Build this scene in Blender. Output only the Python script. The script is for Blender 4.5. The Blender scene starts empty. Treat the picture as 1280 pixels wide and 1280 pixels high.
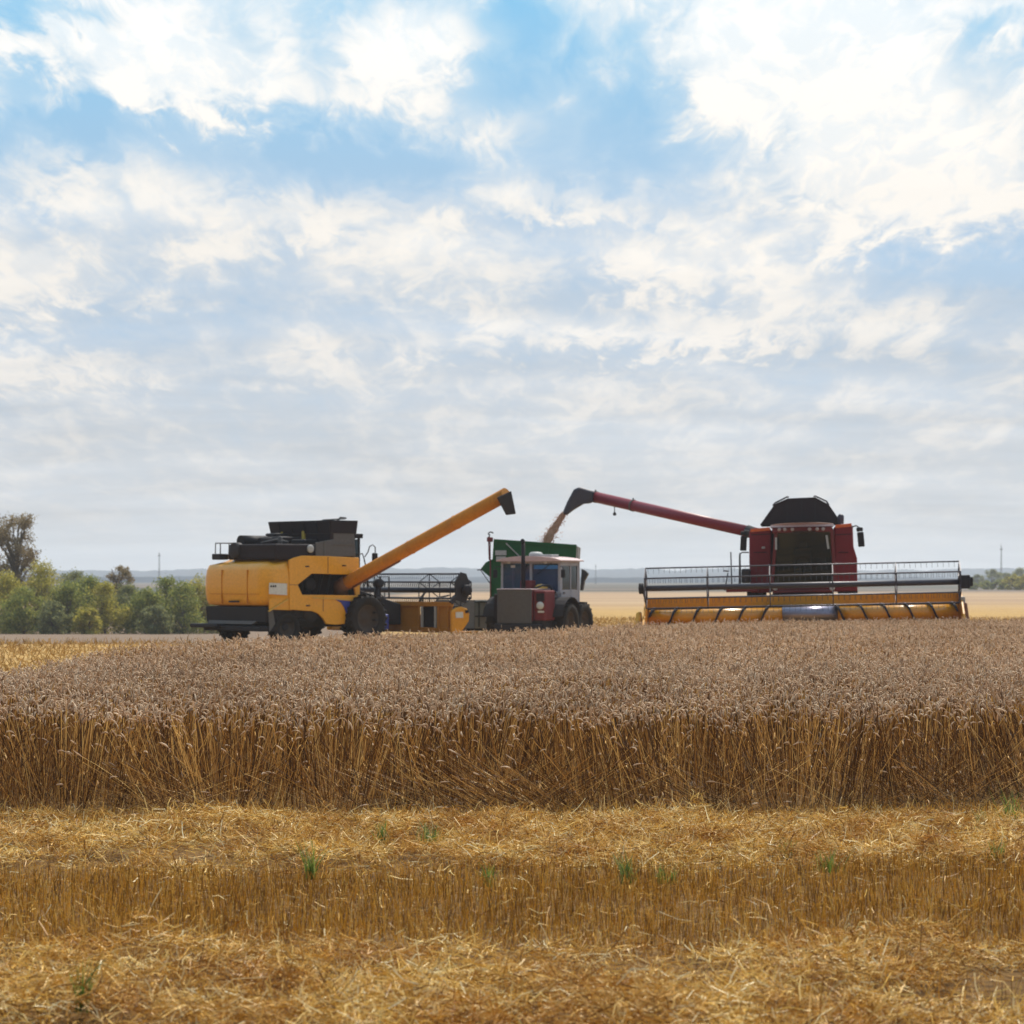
import bpy, math, random
import numpy as np
from mathutils import Vector, Matrix, Euler
from mathutils.geometry import tessellate_polygon

random.seed(7)
RNG = np.random.default_rng(11)
R = math.radians
SC = bpy.context.scene
COL = SC.collection

# ------------------------------------------------------------------ camera
CAMZ = 1.9
FPX = 2800.0                      # focal length in pixels of the 1280 px photograph
HX, HY = 640.0, 725.0             # where the horizon point sits in the photograph
cd = bpy.data.cameras.new("camera")
cam = bpy.data.objects.new("camera", cd)
COL.objects.link(cam)
cam.location = (0, 0, CAMZ)
cam.rotation_euler = (R(90), 0, 0)
cd.sensor_width = 36.0
cd.lens = FPX / 1280 * 36.0
cd.shift_y = (HY - 640) / 1280
cd.clip_start = 0.5
cd.clip_end = 30000
cd.dof.use_dof = True
cd.dof.focus_distance = 21.0
cd.dof.aperture_fstop = 4.2
SC.camera = cam
SC.view_settings.view_transform = 'Standard'
SC.view_settings.look = 'None'
SC.view_settings.exposure = 0.0
SC.view_settings.gamma = 1.0
SC.cycles.use_denoising = True
SC.cycles.max_bounces = 8
SC.cycles.transparent_max_bounces = 8
SC.cycles.volume_bounces = 1

# ------------------------------------------------------------------ sun
SUN_EL, SUN_AZ = R(54), R(24)     # azimuth measured from the view direction towards the right
sd = bpy.data.lights.new("sun", 'SUN')
sun = bpy.data.objects.new("sun", sd)
COL.objects.link(sun)
sd.energy = 4.8
sd.angle = R(1.2)
sd.color = (1.0, 0.93, 0.82)
sdir = Vector((math.sin(SUN_AZ) * math.cos(SUN_EL), math.cos(SUN_AZ) * math.cos(SUN_EL), math.sin(SUN_EL)))
sun.rotation_euler = sdir.to_track_quat('Z', 'Y').to_euler()
sun.location = (0, 0, 60)


# ------------------------------------------------------------------ world: sky with broken clouds
def srgb(r, g, b):
    f = lambda c: (c / 255 / 12.92) if c / 255 <= 0.04045 else ((c / 255 + 0.055) / 1.055) ** 2.4
    return (f(r), f(g), f(b))


def build_world():
    w = bpy.data.worlds.new("World")
    SC.world = w
    w.use_nodes = True
    nt = w.node_tree
    nt.nodes.clear()
    N, L = nt.nodes, nt.links

    def m(op, a, b=None, c=None, clamp=False):
        n = N.new('ShaderNodeMath'); n.operation = op; n.use_clamp = clamp
        for i, v in enumerate((a, b, c)):
            if v is None: continue
            if isinstance(v, (int, float)): n.inputs[i].default_value = v
            else: L.new(v, n.inputs[i])
        return n.outputs[0]

    def mixc(f, a, b):
        n = N.new('ShaderNodeMix'); n.data_type = 'RGBA'
        for s, v in ((0, f), (6, a), (7, b)):
            if isinstance(v, (int, float)): n.inputs[s].default_value = v
            elif isinstance(v, tuple): n.inputs[s].default_value = (*v, 1)
            else: L.new(v, n.inputs[s])
        return n.outputs[2]

    def sstep(v, a, b):
        n = N.new('ShaderNodeMapRange'); n.interpolation_type = 'SMOOTHSTEP'
        L.new(v, n.inputs[0]); n.inputs[1].default_value = a; n.inputs[2].default_value = b
        return n.outputs[0]

    def comb(x, y, z=0.0):
        n = N.new('ShaderNodeCombineXYZ')
        for i, v in enumerate((x, y, z)):
            if isinstance(v, (int, float)): n.inputs[i].default_value = v
            else: L.new(v, n.inputs[i])
        return n.outputs[0]

    def noise(vec, scale, detail, rough, dist=0.0):
        n = N.new('ShaderNodeTexNoise'); n.inputs['Scale'].default_value = scale
        n.inputs['Detail'].default_value = detail; n.inputs['Roughness'].default_value = rough
        n.inputs['Distortion'].default_value = dist
        L.new(vec, n.inputs['Vector'])
        return n.outputs['Fac']

    tc = N.new('ShaderNodeTexCoord')
    sep = N.new('ShaderNodeSeparateXYZ'); L.new(tc.outputs['Generated'], sep.inputs[0])
    x, y, z = sep.outputs
    yy = m('MAXIMUM', y, 0.03)
    u = m('DIVIDE', x, yy)                      # azimuth-like
    v = m('DIVIDE', z, yy)                      # elevation-like
    zc = m('MAXIMUM', z, 0.0)
    den = m('ADD', zc, 0.17)
    cx = m('DIVIDE', x, den)
    cy = m('MULTIPLY', m('DIVIDE', y, den), 0.42)
    P = comb(cx, cy, 3.7)
    warp = N.new('ShaderNodeVectorMath'); warp.operation = 'ADD'
    nz = N.new('ShaderNodeTexNoise'); nz.inputs['Scale'].default_value = 9.0; nz.inputs['Detail'].default_value = 3
    L.new(P, nz.inputs['Vector'])
    sc = N.new('ShaderNodeVectorMath'); sc.operation = 'MULTIPLY_ADD'
    L.new(nz.outputs['Color'], sc.inputs[0]); sc.inputs[1].default_value = (.09, .09, 0); sc.inputs[2].default_value = (-.045, -.045, 0)
    L.new(P, warp.inputs[0]); L.new(sc.outputs[0], warp.inputs[1])
    Pw = warp.outputs[0]
    n_big = noise(Pw, 3.4, 2.0, 0.5)
    n_mid = noise(Pw, 8.5, 7.0, 0.56, 0.15)
    n_fine = noise(Pw, 24.0, 6.0, 0.6, 0.2)
    # wispy streak noise, wide and thin, for the low far layers
    Ps = comb(m('MULTIPLY', cx, 0.55), m('MULTIPLY', cy, 3.0), 9.1)
    n_str = noise(Ps, 3.0, 5.0, 0.55, 0.3)
    uw = m('ADD', u, m('MULTIPLY', m('SUBTRACT', n_mid, 0.5), 0.045))
    vw = m('ADD', v, m('MULTIPLY', m('SUBTRACT', n_fine, 0.5), 0.05))
    UV = comb(uw, vw)

    def blob(px, py, rx, ry, wgt, acc):
        a = N.new('ShaderNodeVectorMath'); a.operation = 'MULTIPLY_ADD'
        sx, sy = FPX / rx, FPX / ry
        L.new(UV, a.inputs[0]); a.inputs[1].default_value = (sx, sy, 0)
        a.inputs[2].default_value = (-(px - HX) / FPX * sx, -(HY - py) / FPX * sy, 0)
        d = N.new('ShaderNodeVectorMath'); d.operation = 'DOT_PRODUCT'
        L.new(a.outputs[0], d.inputs[0]); L.new(a.outputs[0], d.inputs[1])
        e = m('POWER', 2.0, m('MULTIPLY', d.outputs[1], -1.0))
        return m('MULTIPLY_ADD', e, wgt, acc)

    white = [(230, 45, 140, 75, .55), (60, 45, 60, 32, .35), (170, 112, 75, 34, .45), (340, 122, 110, 34, .28), (545, 55, 78, 62, .6), (480, 85, 60, 35, .3),
             (960, 50, 150, 85, .75), (1130, 130, 125, 110, .6), (1060, 215, 150, 62, .5), (1240, 20, 60, 22, .35), (1180, 255, 90, 38, .45),
             (620, 170, 45, 34, .42), (700, 250, 120, 36, .42), (110, 215, 150, 26, .3), (300, 285, 125, 50, .38), (130, 300, 60, 50, .22), (35, 350, 55, 48, .5),
             (560, 335, 80, 46, .42), (930, 335, 85, 52, .45), (820, 345, 50, 28, .3), (640, 385, 70, 30, .25), (850, 422, 120, 14, .3), (500, 350, 60, 30, .1), (735, 75, 22, 50, .25),
             (30, 458, 50, 14, .45), (520, 438, 26, 20, .35), (150, 465, 60, 14, .22), (380, 455, 120, 22, .2), (1100, 380, 170, 22, .2), (430, 430, 60, 12, .2)]
    dark = [(640, 105, 75, 48, .75), (410, 50, 34, 40, .3), (445, 100, 60, 20, .25), (25, 95, 22, 16, .4), (60, 150, 120, 28, .5), (400, 212, 190, 34, .75), (200, 170, 180, 24, .35),
            (850, 185, 110, 42, .5), (770, 125, 60, 38, .4), (1215, 70, 62, 60, .55), (1235, 325, 80, 42, .45), (1110, 345, 100, 26, .4), (760, 215, 90, 22, .3),
            (50, 290, 26, 30, .35), (760, 380, 110, 24, .35), (640, 285, 110, 12, .3), (110, 425, 150, 20, .35), (820, 455, 260, 14, .3), (400, 325, 70, 20, .3), (20, 10, 60, 14, .5), (110, 15, 45, 14, .35), (625, 10, 40, 24, .5),
            (700, 30, 70, 60, .5), (980, 265, 80, 16, .2), (130, 395, 130, 12, .2)]
    acc = 0.0
    for b in white: acc = blob(b[0], b[1], b[2] * 1.05, b[3] * 1.05, b[4], acc)
    for b in dark: acc = blob(b[0], b[1], b[2], b[3], -b[4], acc)
    f = m('MULTIPLY_ADD', m('SUBTRACT', n_mid, 0.5), 1.75, acc)
    f = m('MULTIPLY_ADD', m('SUBTRACT', n_big, 0.5), 0.7, f)
    f = m('MULTIPLY_ADD', m('SUBTRACT', n_fine, 0.5), 0.5, f)
    mask = sstep(f, -0.26, 0.34)
    core = sstep(f, 0.05, 0.6)
    gap = sstep(m('MULTIPLY', f, -1.0), 0.12, 0.68)
    # height-dependent cloud colours (light comes from above and behind)
    h = sstep(v, 0.0, 0.25)
    hs = m('DIVIDE', v, 0.26, clamp=True)

    def ramp(fac, stops):
        n = N.new('ShaderNodeValToRGB'); L.new(fac, n.inputs[0])
        cr = n.color_ramp
        while len(cr.elements) < len(stops): cr.elements.new(0.5)
        for e, (p, c) in zip(cr.elements, stops): e.position = p; e.color = (*srgb(*c), 1)
        return n.outputs[0]
    shade = ramp(hs, [(0.0, (207, 210, 213)), (0.2, (203, 209, 215)), (0.42, (194, 208, 222)), (0.62, (190, 211, 231)), (0.8, (178, 212, 237)), (1.0, (172, 216, 243))])
    lit = ramp(hs, [(0.0, (209, 210, 211)), (0.2, (227, 226, 224)), (0.4, (241, 237, 231)), (0.58, (248, 243, 235)), (0.78, (254, 250, 243)), (1.0, (255, 254, 251))])
    sky = N.new('ShaderNodeTexSky'); sky.sky_type = 'NISHITA'; sky.sun_disc = False
    sky.sun_elevation = SUN_EL; sky.sun_rotation = SUN_AZ
    sky.air_density = 1.2; sky.dust_density = 1.0; sky.ozone_density = 1.5
    skm = N.new('ShaderNodeVectorMath'); skm.operation = 'SCALE'; L.new(sky.outputs[0], skm.inputs[0]); skm.inputs['Scale'].default_value = 0.10
    gapcol = ramp(hs, [(0.0, (204, 209, 214)), (0.4, (174, 198, 222)), (0.65, (162, 198, 228)), (1.0, (124, 198, 241))])
    clear = mixc(0.92, skm.outputs[0], gapcol)
    gapk = m('MULTIPLY', gap, 0.8)
    c = mixc(gapk, shade, clear)
    # billow modelling inside the white clouds
    bil = m('MULTIPLY', sstep(m('ADD', m('MULTIPLY', n_fine, 0.6), m('MULTIPLY', n_mid, 0.4)), 0.42, 0.56), 0.55)
    bil2 = m('ADD', m('MULTIPLY', core, 0.42), m('ADD', bil, 0.08), clamp=True)
    litm = mixc(bil2, mixc(0.45, shade, lit), lit)
    c = mixc(mask, c, litm)
    # the brightest cores burn out
    gl = m('MULTIPLY', core, m('MULTIPLY', h, 0.07))
    brt = N.new('ShaderNodeVectorMath'); brt.operation = 'SCALE'; L.new(c, brt.inputs[0]); L.new(m('ADD', gl, 1.0), brt.inputs['Scale'])
    c = brt.outputs[0]
    # faint long streaks low down
    st = m('MULTIPLY', m('SUBTRACT', n_str, 0.5), m('MULTIPLY', m('SUBTRACT', 1.0, h), 0.6))
    st2 = N.new('ShaderNodeVectorMath'); st2.operation = 'SCALE'; L.new(c, st2.inputs[0]); L.new(m('ADD', st, 1.0), st2.inputs['Scale'])
    bg = N.new('ShaderNodeBackground'); bg.inputs['Strength'].default_value = 0.1
    up = N.new('ShaderNodeVectorMath'); up.operation = 'SCALE'; up.inputs['Scale'].default_value = 10.0
    L.new(st2.outputs[0], up.inputs[0])
    # the half of the sky away from the sun is darker than the half around it
    dt = N.new('ShaderNodeVectorMath'); dt.operation = 'DOT_PRODUCT'; L.new(tc.outputs['Generated'], dt.inputs[0]); dt.inputs[1].default_value = tuple(sdir)
    glow = N.new('ShaderNodeMapRange'); glow.interpolation_type = 'SMOOTHSTEP'; L.new(dt.outputs[1], glow.inputs[0])
    glow.inputs[1].default_value = -.45; glow.inputs[2].default_value = .5; glow.inputs[3].default_value = .34; glow.inputs[4].default_value = 1.0
    dim = N.new('ShaderNodeVectorMath'); dim.operation = 'SCALE'; L.new(up.outputs[0], dim.inputs[0]); L.new(glow.outputs[0], dim.inputs['Scale'])
    L.new(dim.outputs[0], bg.inputs[0])
    out = N.new('ShaderNodeOutputWorld')
    L.new(bg.outputs[0], out.inputs[0])


build_world()

# ------------------------------------------------------------------ materials
MATS = {}


def new_mat(name):
    mt = bpy.data.materials.new(name)
    mt.use_nodes = True
    nt = mt.node_tree
    nt.nodes.clear()
    out = nt.nodes.new('ShaderNodeOutputMaterial')
    return mt, nt, out


def paint(name, col, rough=0.45, metal=0.0, dust=0.35, dustcol=(0.27, 0.2, 0.13), scale=2.2, coat=0.0, bump=0.02, spec=.5):
    """painted / bare metal with procedural dust, grime patches and a slight surface wobble"""
    mt, nt, out = new_mat(name)
    N, L = nt.nodes, nt.links
    bs = N.new('ShaderNodeBsdfPrincipled'); L.new(bs.outputs[0], out.inputs[0])
    tc = N.new('ShaderNodeTexCoord')
    n1 = N.new('ShaderNodeTexNoise'); n1.inputs['Scale'].default_value = scale; n1.inputs['Detail'].default_value = 8; n1.inputs['Roughness'].default_value = .65
    mp = N.new('ShaderNodeMapping'); mp.inputs['Scale'].default_value = (1, 1, 0.45)
    L.new(tc.outputs['Object'], mp.inputs[0]); L.new(mp.outputs[0], n1.inputs['Vector'])
    n2 = N.new('ShaderNodeTexNoise'); n2.inputs['Scale'].default_value = scale * 7; n2.inputs['Detail'].default_value = 5
    L.new(tc.outputs['Object'], n2.inputs['Vector'])
    mr = N.new('ShaderNodeMapRange'); L.new(n1.outputs['Fac'], mr.inputs[0])
    mr.inputs[1].default_value = .38; mr.inputs[2].default_value = .72; mr.inputs[3].default_value = dust * .25; mr.inputs[4].default_value = dust
    mx = N.new('ShaderNodeMix'); mx.data_type = 'RGBA'
    L.new(mr.outputs[0], mx.inputs[0]); mx.inputs[6].default_value = (*col, 1); mx.inputs[7].default_value = (*dustcol, 1)
    mr2 = N.new('ShaderNodeMapRange'); L.new(n2.outputs['Fac'], mr2.inputs[0]); mr2.inputs[3].default_value = .75; mr2.inputs[4].default_value = 1.2
    sc = N.new('ShaderNodeVectorMath'); sc.operation = 'SCALE'; L.new(mx.outputs[2], sc.inputs[0]); L.new(mr2.outputs[0], sc.inputs['Scale'])
    L.new(sc.outputs[0], bs.inputs['Base Color'])
    bs.inputs['Metallic'].default_value = metal
    rr = N.new('ShaderNodeMapRange'); L.new(n1.outputs['Fac'], rr.inputs[0]); rr.inputs[3].default_value = rough * .8; rr.inputs[4].default_value = min(1, rough * 1.5)
    L.new(rr.outputs[0], bs.inputs['Roughness'])
    bs.inputs['Coat Weight'].default_value = coat
    bs.inputs['Specular IOR Level'].default_value = spec
    if bump:
        b = N.new('ShaderNodeBump'); b.inputs['Strength'].default_value = .3; b.inputs['Distance'].default_value = bump
        L.new(n1.outputs['Fac'], b.inputs['Height']); L.new(b.outputs[0], bs.inputs['Normal'])
    MATS[name] = mt
    return mt


def glass(name, col=(0.02, 0.025, 0.03), alpha=0.72, rough=0.06):
    mt, nt, out = new_mat(name)
    N, L = nt.nodes, nt.links
    bs = N.new('ShaderNodeBsdfPrincipled')
    bs.inputs['Base Color'].default_value = (*col, 1); bs.inputs['Roughness'].default_value = rough
    tr = N.new('ShaderNodeBsdfTransparent'); tr.inputs[0].default_value = (.75, .8, .82, 1)
    tc = N.new('ShaderNodeTexCoord'); n = N.new('ShaderNodeTexNoise'); n.inputs['Scale'].default_value = 3; n.inputs['Detail'].default_value = 6
    L.new(tc.outputs['Object'], n.inputs['Vector'])
    mr = N.new('ShaderNodeMapRange'); L.new(n.outputs['Fac'], mr.inputs[0]); mr.inputs[3].default_value = alpha - .12; mr.inputs[4].default_value = min(1, alpha + .12)
    mx = N.new('ShaderNodeMixShader'); L.new(mr.outputs[0], mx.inputs[0]); L.new(tr.outputs[0], mx.inputs[1]); L.new(bs.outputs[0], mx.inputs[2])
    L.new(mx.outputs[0], out.inputs[0])
    MATS[name] = mt
    return mt


def fibre(name, stops, translucency=0.35, patch=None, rough=0.6, gloss=0.06, patch_scale=0.6):
    """straw, ears, leaves: a colour per piece, part of the light shining through"""
    mt, nt, out = new_mat(name)
    N, L = nt.nodes, nt.links
    g = N.new('ShaderNodeNewGeometry')
    cr = N.new('ShaderNodeValToRGB'); L.new(g.outputs['Random Per Island'], cr.inputs[0])
    while len(cr.color_ramp.elements) < len(stops): cr.color_ramp.elements.new(.5)
    for e, (p, c) in zip(cr.color_ramp.elements, stops): e.position = p; e.color = (*c, 1)
    col = cr.outputs[0]
    if patch:
        tc = N.new('ShaderNodeTexCoord'); n = N.new('ShaderNodeTexNoise'); n.inputs['Scale'].default_value = patch_scale; n.inputs['Detail'].default_value = 4
        L.new(tc.outputs['Object'], n.inputs['Vector'])
        mr = N.new('ShaderNodeMapRange'); L.new(n.outputs['Fac'], mr.inputs[0]); mr.inputs[1].default_value = .4; mr.inputs[2].default_value = .65
        mx = N.new('ShaderNodeMix'); mx.data_type = 'RGBA'; mx.blend_type = 'MULTIPLY'
        L.new(mr.outputs[0], mx.inputs[0]); L.new(col, mx.inputs[6]); mx.inputs[7].default_value = (*patch, 1)
        col = mx.outputs[2]
    d = N.new('ShaderNodeBsdfDiffuse'); t = N.new('ShaderNodeBsdfTranslucent'); gl = N.new('ShaderNodeBsdfGlossy')
    L.new(col, d.inputs[0]); L.new(col, t.inputs[0]); gl.inputs['Roughness'].default_value = .45; gl.inputs[0].default_value = (.9, .85, .75, 1)
    m1 = N.new('ShaderNodeMixShader'); m1.inputs[0].default_value = translucency
    L.new(d.outputs[0], m1.inputs[1]); L.new(t.outputs[0], m1.inputs[2])
    m2 = N.new('ShaderNodeMixShader'); m2.inputs[0].default_value = gloss
    L.new(m1.outputs[0], m2.inputs[1]); L.new(gl.outputs[0], m2.inputs[2])
    L.new(m2.outputs[0], out.inputs[0])
    MATS[name] = mt
    return mt


paint('yellow_paint', (0.76, 0.325, 0.004), .36, dust=.13, dustcol=(.30, .16, .05), spec=.5, coat=.25)
paint('header_dull', (0.46, 0.185, 0.006), .5, dust=.35, dustcol=(.16, .08, .04), spec=.3)
paint('worn_yellow', (0.58, 0.21, 0.006), .5, dust=.5, dustcol=(.24, .09, .03), spec=.25)
paint('header_yellow', (0.70, 0.29, 0.005), .42, dust=.25, dustcol=(.25, .12, .04), spec=.4)
paint('auger_yellow', (0.74, 0.31, 0.004), .2, dust=.2, dustcol=(.3, .2, .12), coat=.6, spec=.6)
paint('cream_yellow', (0.68, 0.38, 0.04), .45, dust=.25)
paint('red_paint', (0.21, 0.006, 0.016), .45, dust=.12, dustcol=(.14, .05, .05), spec=.3)
paint('auger_red', (0.20, 0.006, 0.022), .4, dust=.12, dustcol=(.16, .06, .06), spec=.4)
paint('old_red', (0.16, 0.015, 0.022), .6, dust=.25, dustcol=(.14, .08, .07), spec=.3)
paint('rust', (0.18, 0.06, 0.025), .8, dust=.3)
paint('black_plastic', (0.014, 0.011, 0.016), .6, dust=.1, dustcol=(.1, .08, .07), spec=.25)
paint('tank_black', (0.017, 0.011, 0.016), .65, dust=.08, dustcol=(.1, .08, .07), spec=.2)
paint('dark_metal', (0.022, 0.02, 0.028), .55, metal=.1, dust=.14, dustcol=(.12, .09, .07), spec=.3)
paint('reel_metal', (0.03, 0.027, 0.05), .4, metal=.2, dust=.12)
paint('reel_black', (0.02, 0.02, 0.035), .5, metal=.2, dust=.08, dustcol=(.1, .08, .07), spec=.3)
paint('worn_auger', (0.70, 0.28, 0.004), .22, metal=.0, dust=.9, dustcol=(.40, .38, .42), scale=1.3)
paint('steel', (0.42, 0.42, 0.44), .28, metal=.85, dust=.2)
paint('bright_steel', (0.30, 0.29, 0.40), .3, metal=.8, dust=.2)
paint('grey_metal', (0.10, 0.095, 0.10), .65, dust=.3, dustcol=(.16, .13, .11), spec=.25)
paint('panel_grey', (0.14, 0.13, 0.128), .65, dust=.3, dustcol=(.13, .11, .09), spec=.25)
paint('light_grey', (0.42, 0.42, 0.43), .55, dust=.25)
paint('cab_grey', (0.42, 0.41, 0.47), .5, dust=.25, spec=.3)
paint('mudguard_dark', (0.03, 0.026, 0.03), .85, dust=.15, dustcol=(.1, .08, .06), spec=.1)
paint('green_paint', (0.008, 0.095, 0.026), .6, dust=.12, dustcol=(.06, .09, .04), spec=.25)
paint('blue_paint', (0.012, 0.03, 0.26), .4, dust=.15)
paint('sunstrip', (0.03, 0.22, 0.6), .4, dust=.1)
paint('white_paint', (0.62, 0.6, 0.58), .45, dust=.25)
paint('roof_pink', (0.6, 0.42, 0.42), .4, dust=.2)
paint('orange_lens', (0.75, 0.12, 0.02), .25, dust=.05)
paint('rubber', (0.018, 0.016, 0.017), .85, dust=.2, dustcol=(.09, .065, .05), bump=.0, spec=.2)
paint('dark_rim', (0.06, 0.045, 0.04), .7, dust=.35, dustcol=(.12, .09, .07), spec=.2)
paint('seat_cloth', (0.05, 0.05, 0.055), .9, dust=.1)
paint('latch_yellow', (0.5, 0.33, 0.02), .5, dust=.1)
glass('cab_glass', (0.008, 0.012, 0.009), .6)
glass('blue_glass', (0.06, 0.09, 0.2), .5)
paint('dim_lamp', (.38, .3, .3), .2, dust=.1)
glass('lamp_glass', (0.6, 0.6, 0.6), .85, .1)
fibre('ear', [(0, (.44, .295, .20)), (.35, (.69, .495, .335)), (.75, (.81, .615, .44)), (1, (.93, .765, .59))], .42, patch=(.82, .78, .74), gloss=.02)
fibre('stem', [(0, (.05, .022, .009)), (.4, (.15, .065, .02)), (.72, (.50, .25, .065)), (1, (.92, .58, .2))], .2, patch=(.7, .62, .55), gloss=.03)
fibre('straw', [(0, (.16, .07, .012)), (.3, (.54, .28, .045)), (.66, (.90, .56, .13)), (.86, (.98, .74, .32)), (1, (.99, .90, .62))], .18, patch=(.62, .44, .24), patch_scale=1.7, gloss=.04)  # brown noise patches paint the shade between straw lumps into the colour
fibre('stubble', [(0, (.16, .065, .008)), (.4, (.56, .275, .025)), (.8, (.88, .50, .06)), (1, (.97, .70, .2))], .35, patch=(.85, .8, .7), patch_scale=1.0)
fibre('far_straw', [(0, (.20, .10, .025)), (.5, (.40, .22, .06)), (1, (.62, .40, .15))], .2, gloss=.02)
fibre('weed', [(0, (.05, .10, .015)), (.5, (.12, .21, .03)), (.9, (.24, .3, .06)), (1, (.4, .36, .12))], .45)
fibre('leaf_green', [(0, (0.112, 0.143, 0.042)), (.5, (0.237, 0.266, 0.060)), (1, (0.428, 0.388, 0.092))], .5, gloss=.02)
fibre('leaf_yellow', [(0, (0.182, 0.179, 0.033)), (.5, (0.395, 0.346, 0.054)), (1, (0.593, 0.474, 0.108))], .5, gloss=.02)
fibre('leaf_dark', [(0, (0.109, 0.130, 0.062)), (.5, (0.218, 0.224, 0.094)), (1, (0.363, 0.346, 0.124))], .45, gloss=.02)
fibre('leaf_brown', [(0, (0.145, 0.100, 0.055)), (.5, (0.258, 0.185, 0.090)), (1, (0.387, 0.292, 0.138))], .4, gloss=.02)
paint('bark', (0.09, 0.07, 0.055), .9, dust=.3, scale=6)
fibre('grain', [(0, (.46, .24, .15)), (.5, (.62, .36, .25)), (1, (.78, .5, .36))], .15)


# ------------------------------------------------------------------ mesh helpers
def tagit(o, label=None, cat=None, group=None, kind=None):
    if label: o['label'] = label
    if cat: o['category'] = cat
    if group: o['group'] = group
    if kind: o['kind'] = kind
    return o


def empty(name, loc, rot=(0, 0, 0), label=None, cat=None, group=None):
    o = bpy.data.objects.new(name, None)
    o.empty_display_size = .3
    COL.objects.link(o)
    o.location = loc; o.rotation_euler = rot
    return tagit(o, label, cat, group)


def np_mesh(name, V, F, mat, parent=None, smooth=False):
    """V (n,3) float, F (m,4) or (m,3) int arrays"""
    me = bpy.data.meshes.new(name)
    V = np.ascontiguousarray(V, dtype=np.float32); F = np.ascontiguousarray(F, dtype=np.int32)
    k = F.shape[1]
    me.vertices.add(len(V)); me.vertices.foreach_set('co', V.ravel())
    me.loops.add(F.size); me.loops.foreach_set('vertex_index', F.ravel())
    me.polygons.add(len(F)); me.polygons.foreach_set('loop_start', np.arange(0, F.size, k, dtype=np.int32))
    me.polygons.foreach_set('loop_total', np.full(len(F), k, dtype=np.int32))
    if smooth: me.polygons.foreach_set('use_smooth', np.ones(len(F), dtype=bool))
    me.materials.append(MATS[mat]) if isinstance(mat, str) else me.materials.append(mat)
    me.update(calc_edges=True)
    o = bpy.data.objects.new(name, me)
    COL.objects.link(o)
    if parent: o.parent = parent
    return o


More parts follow.
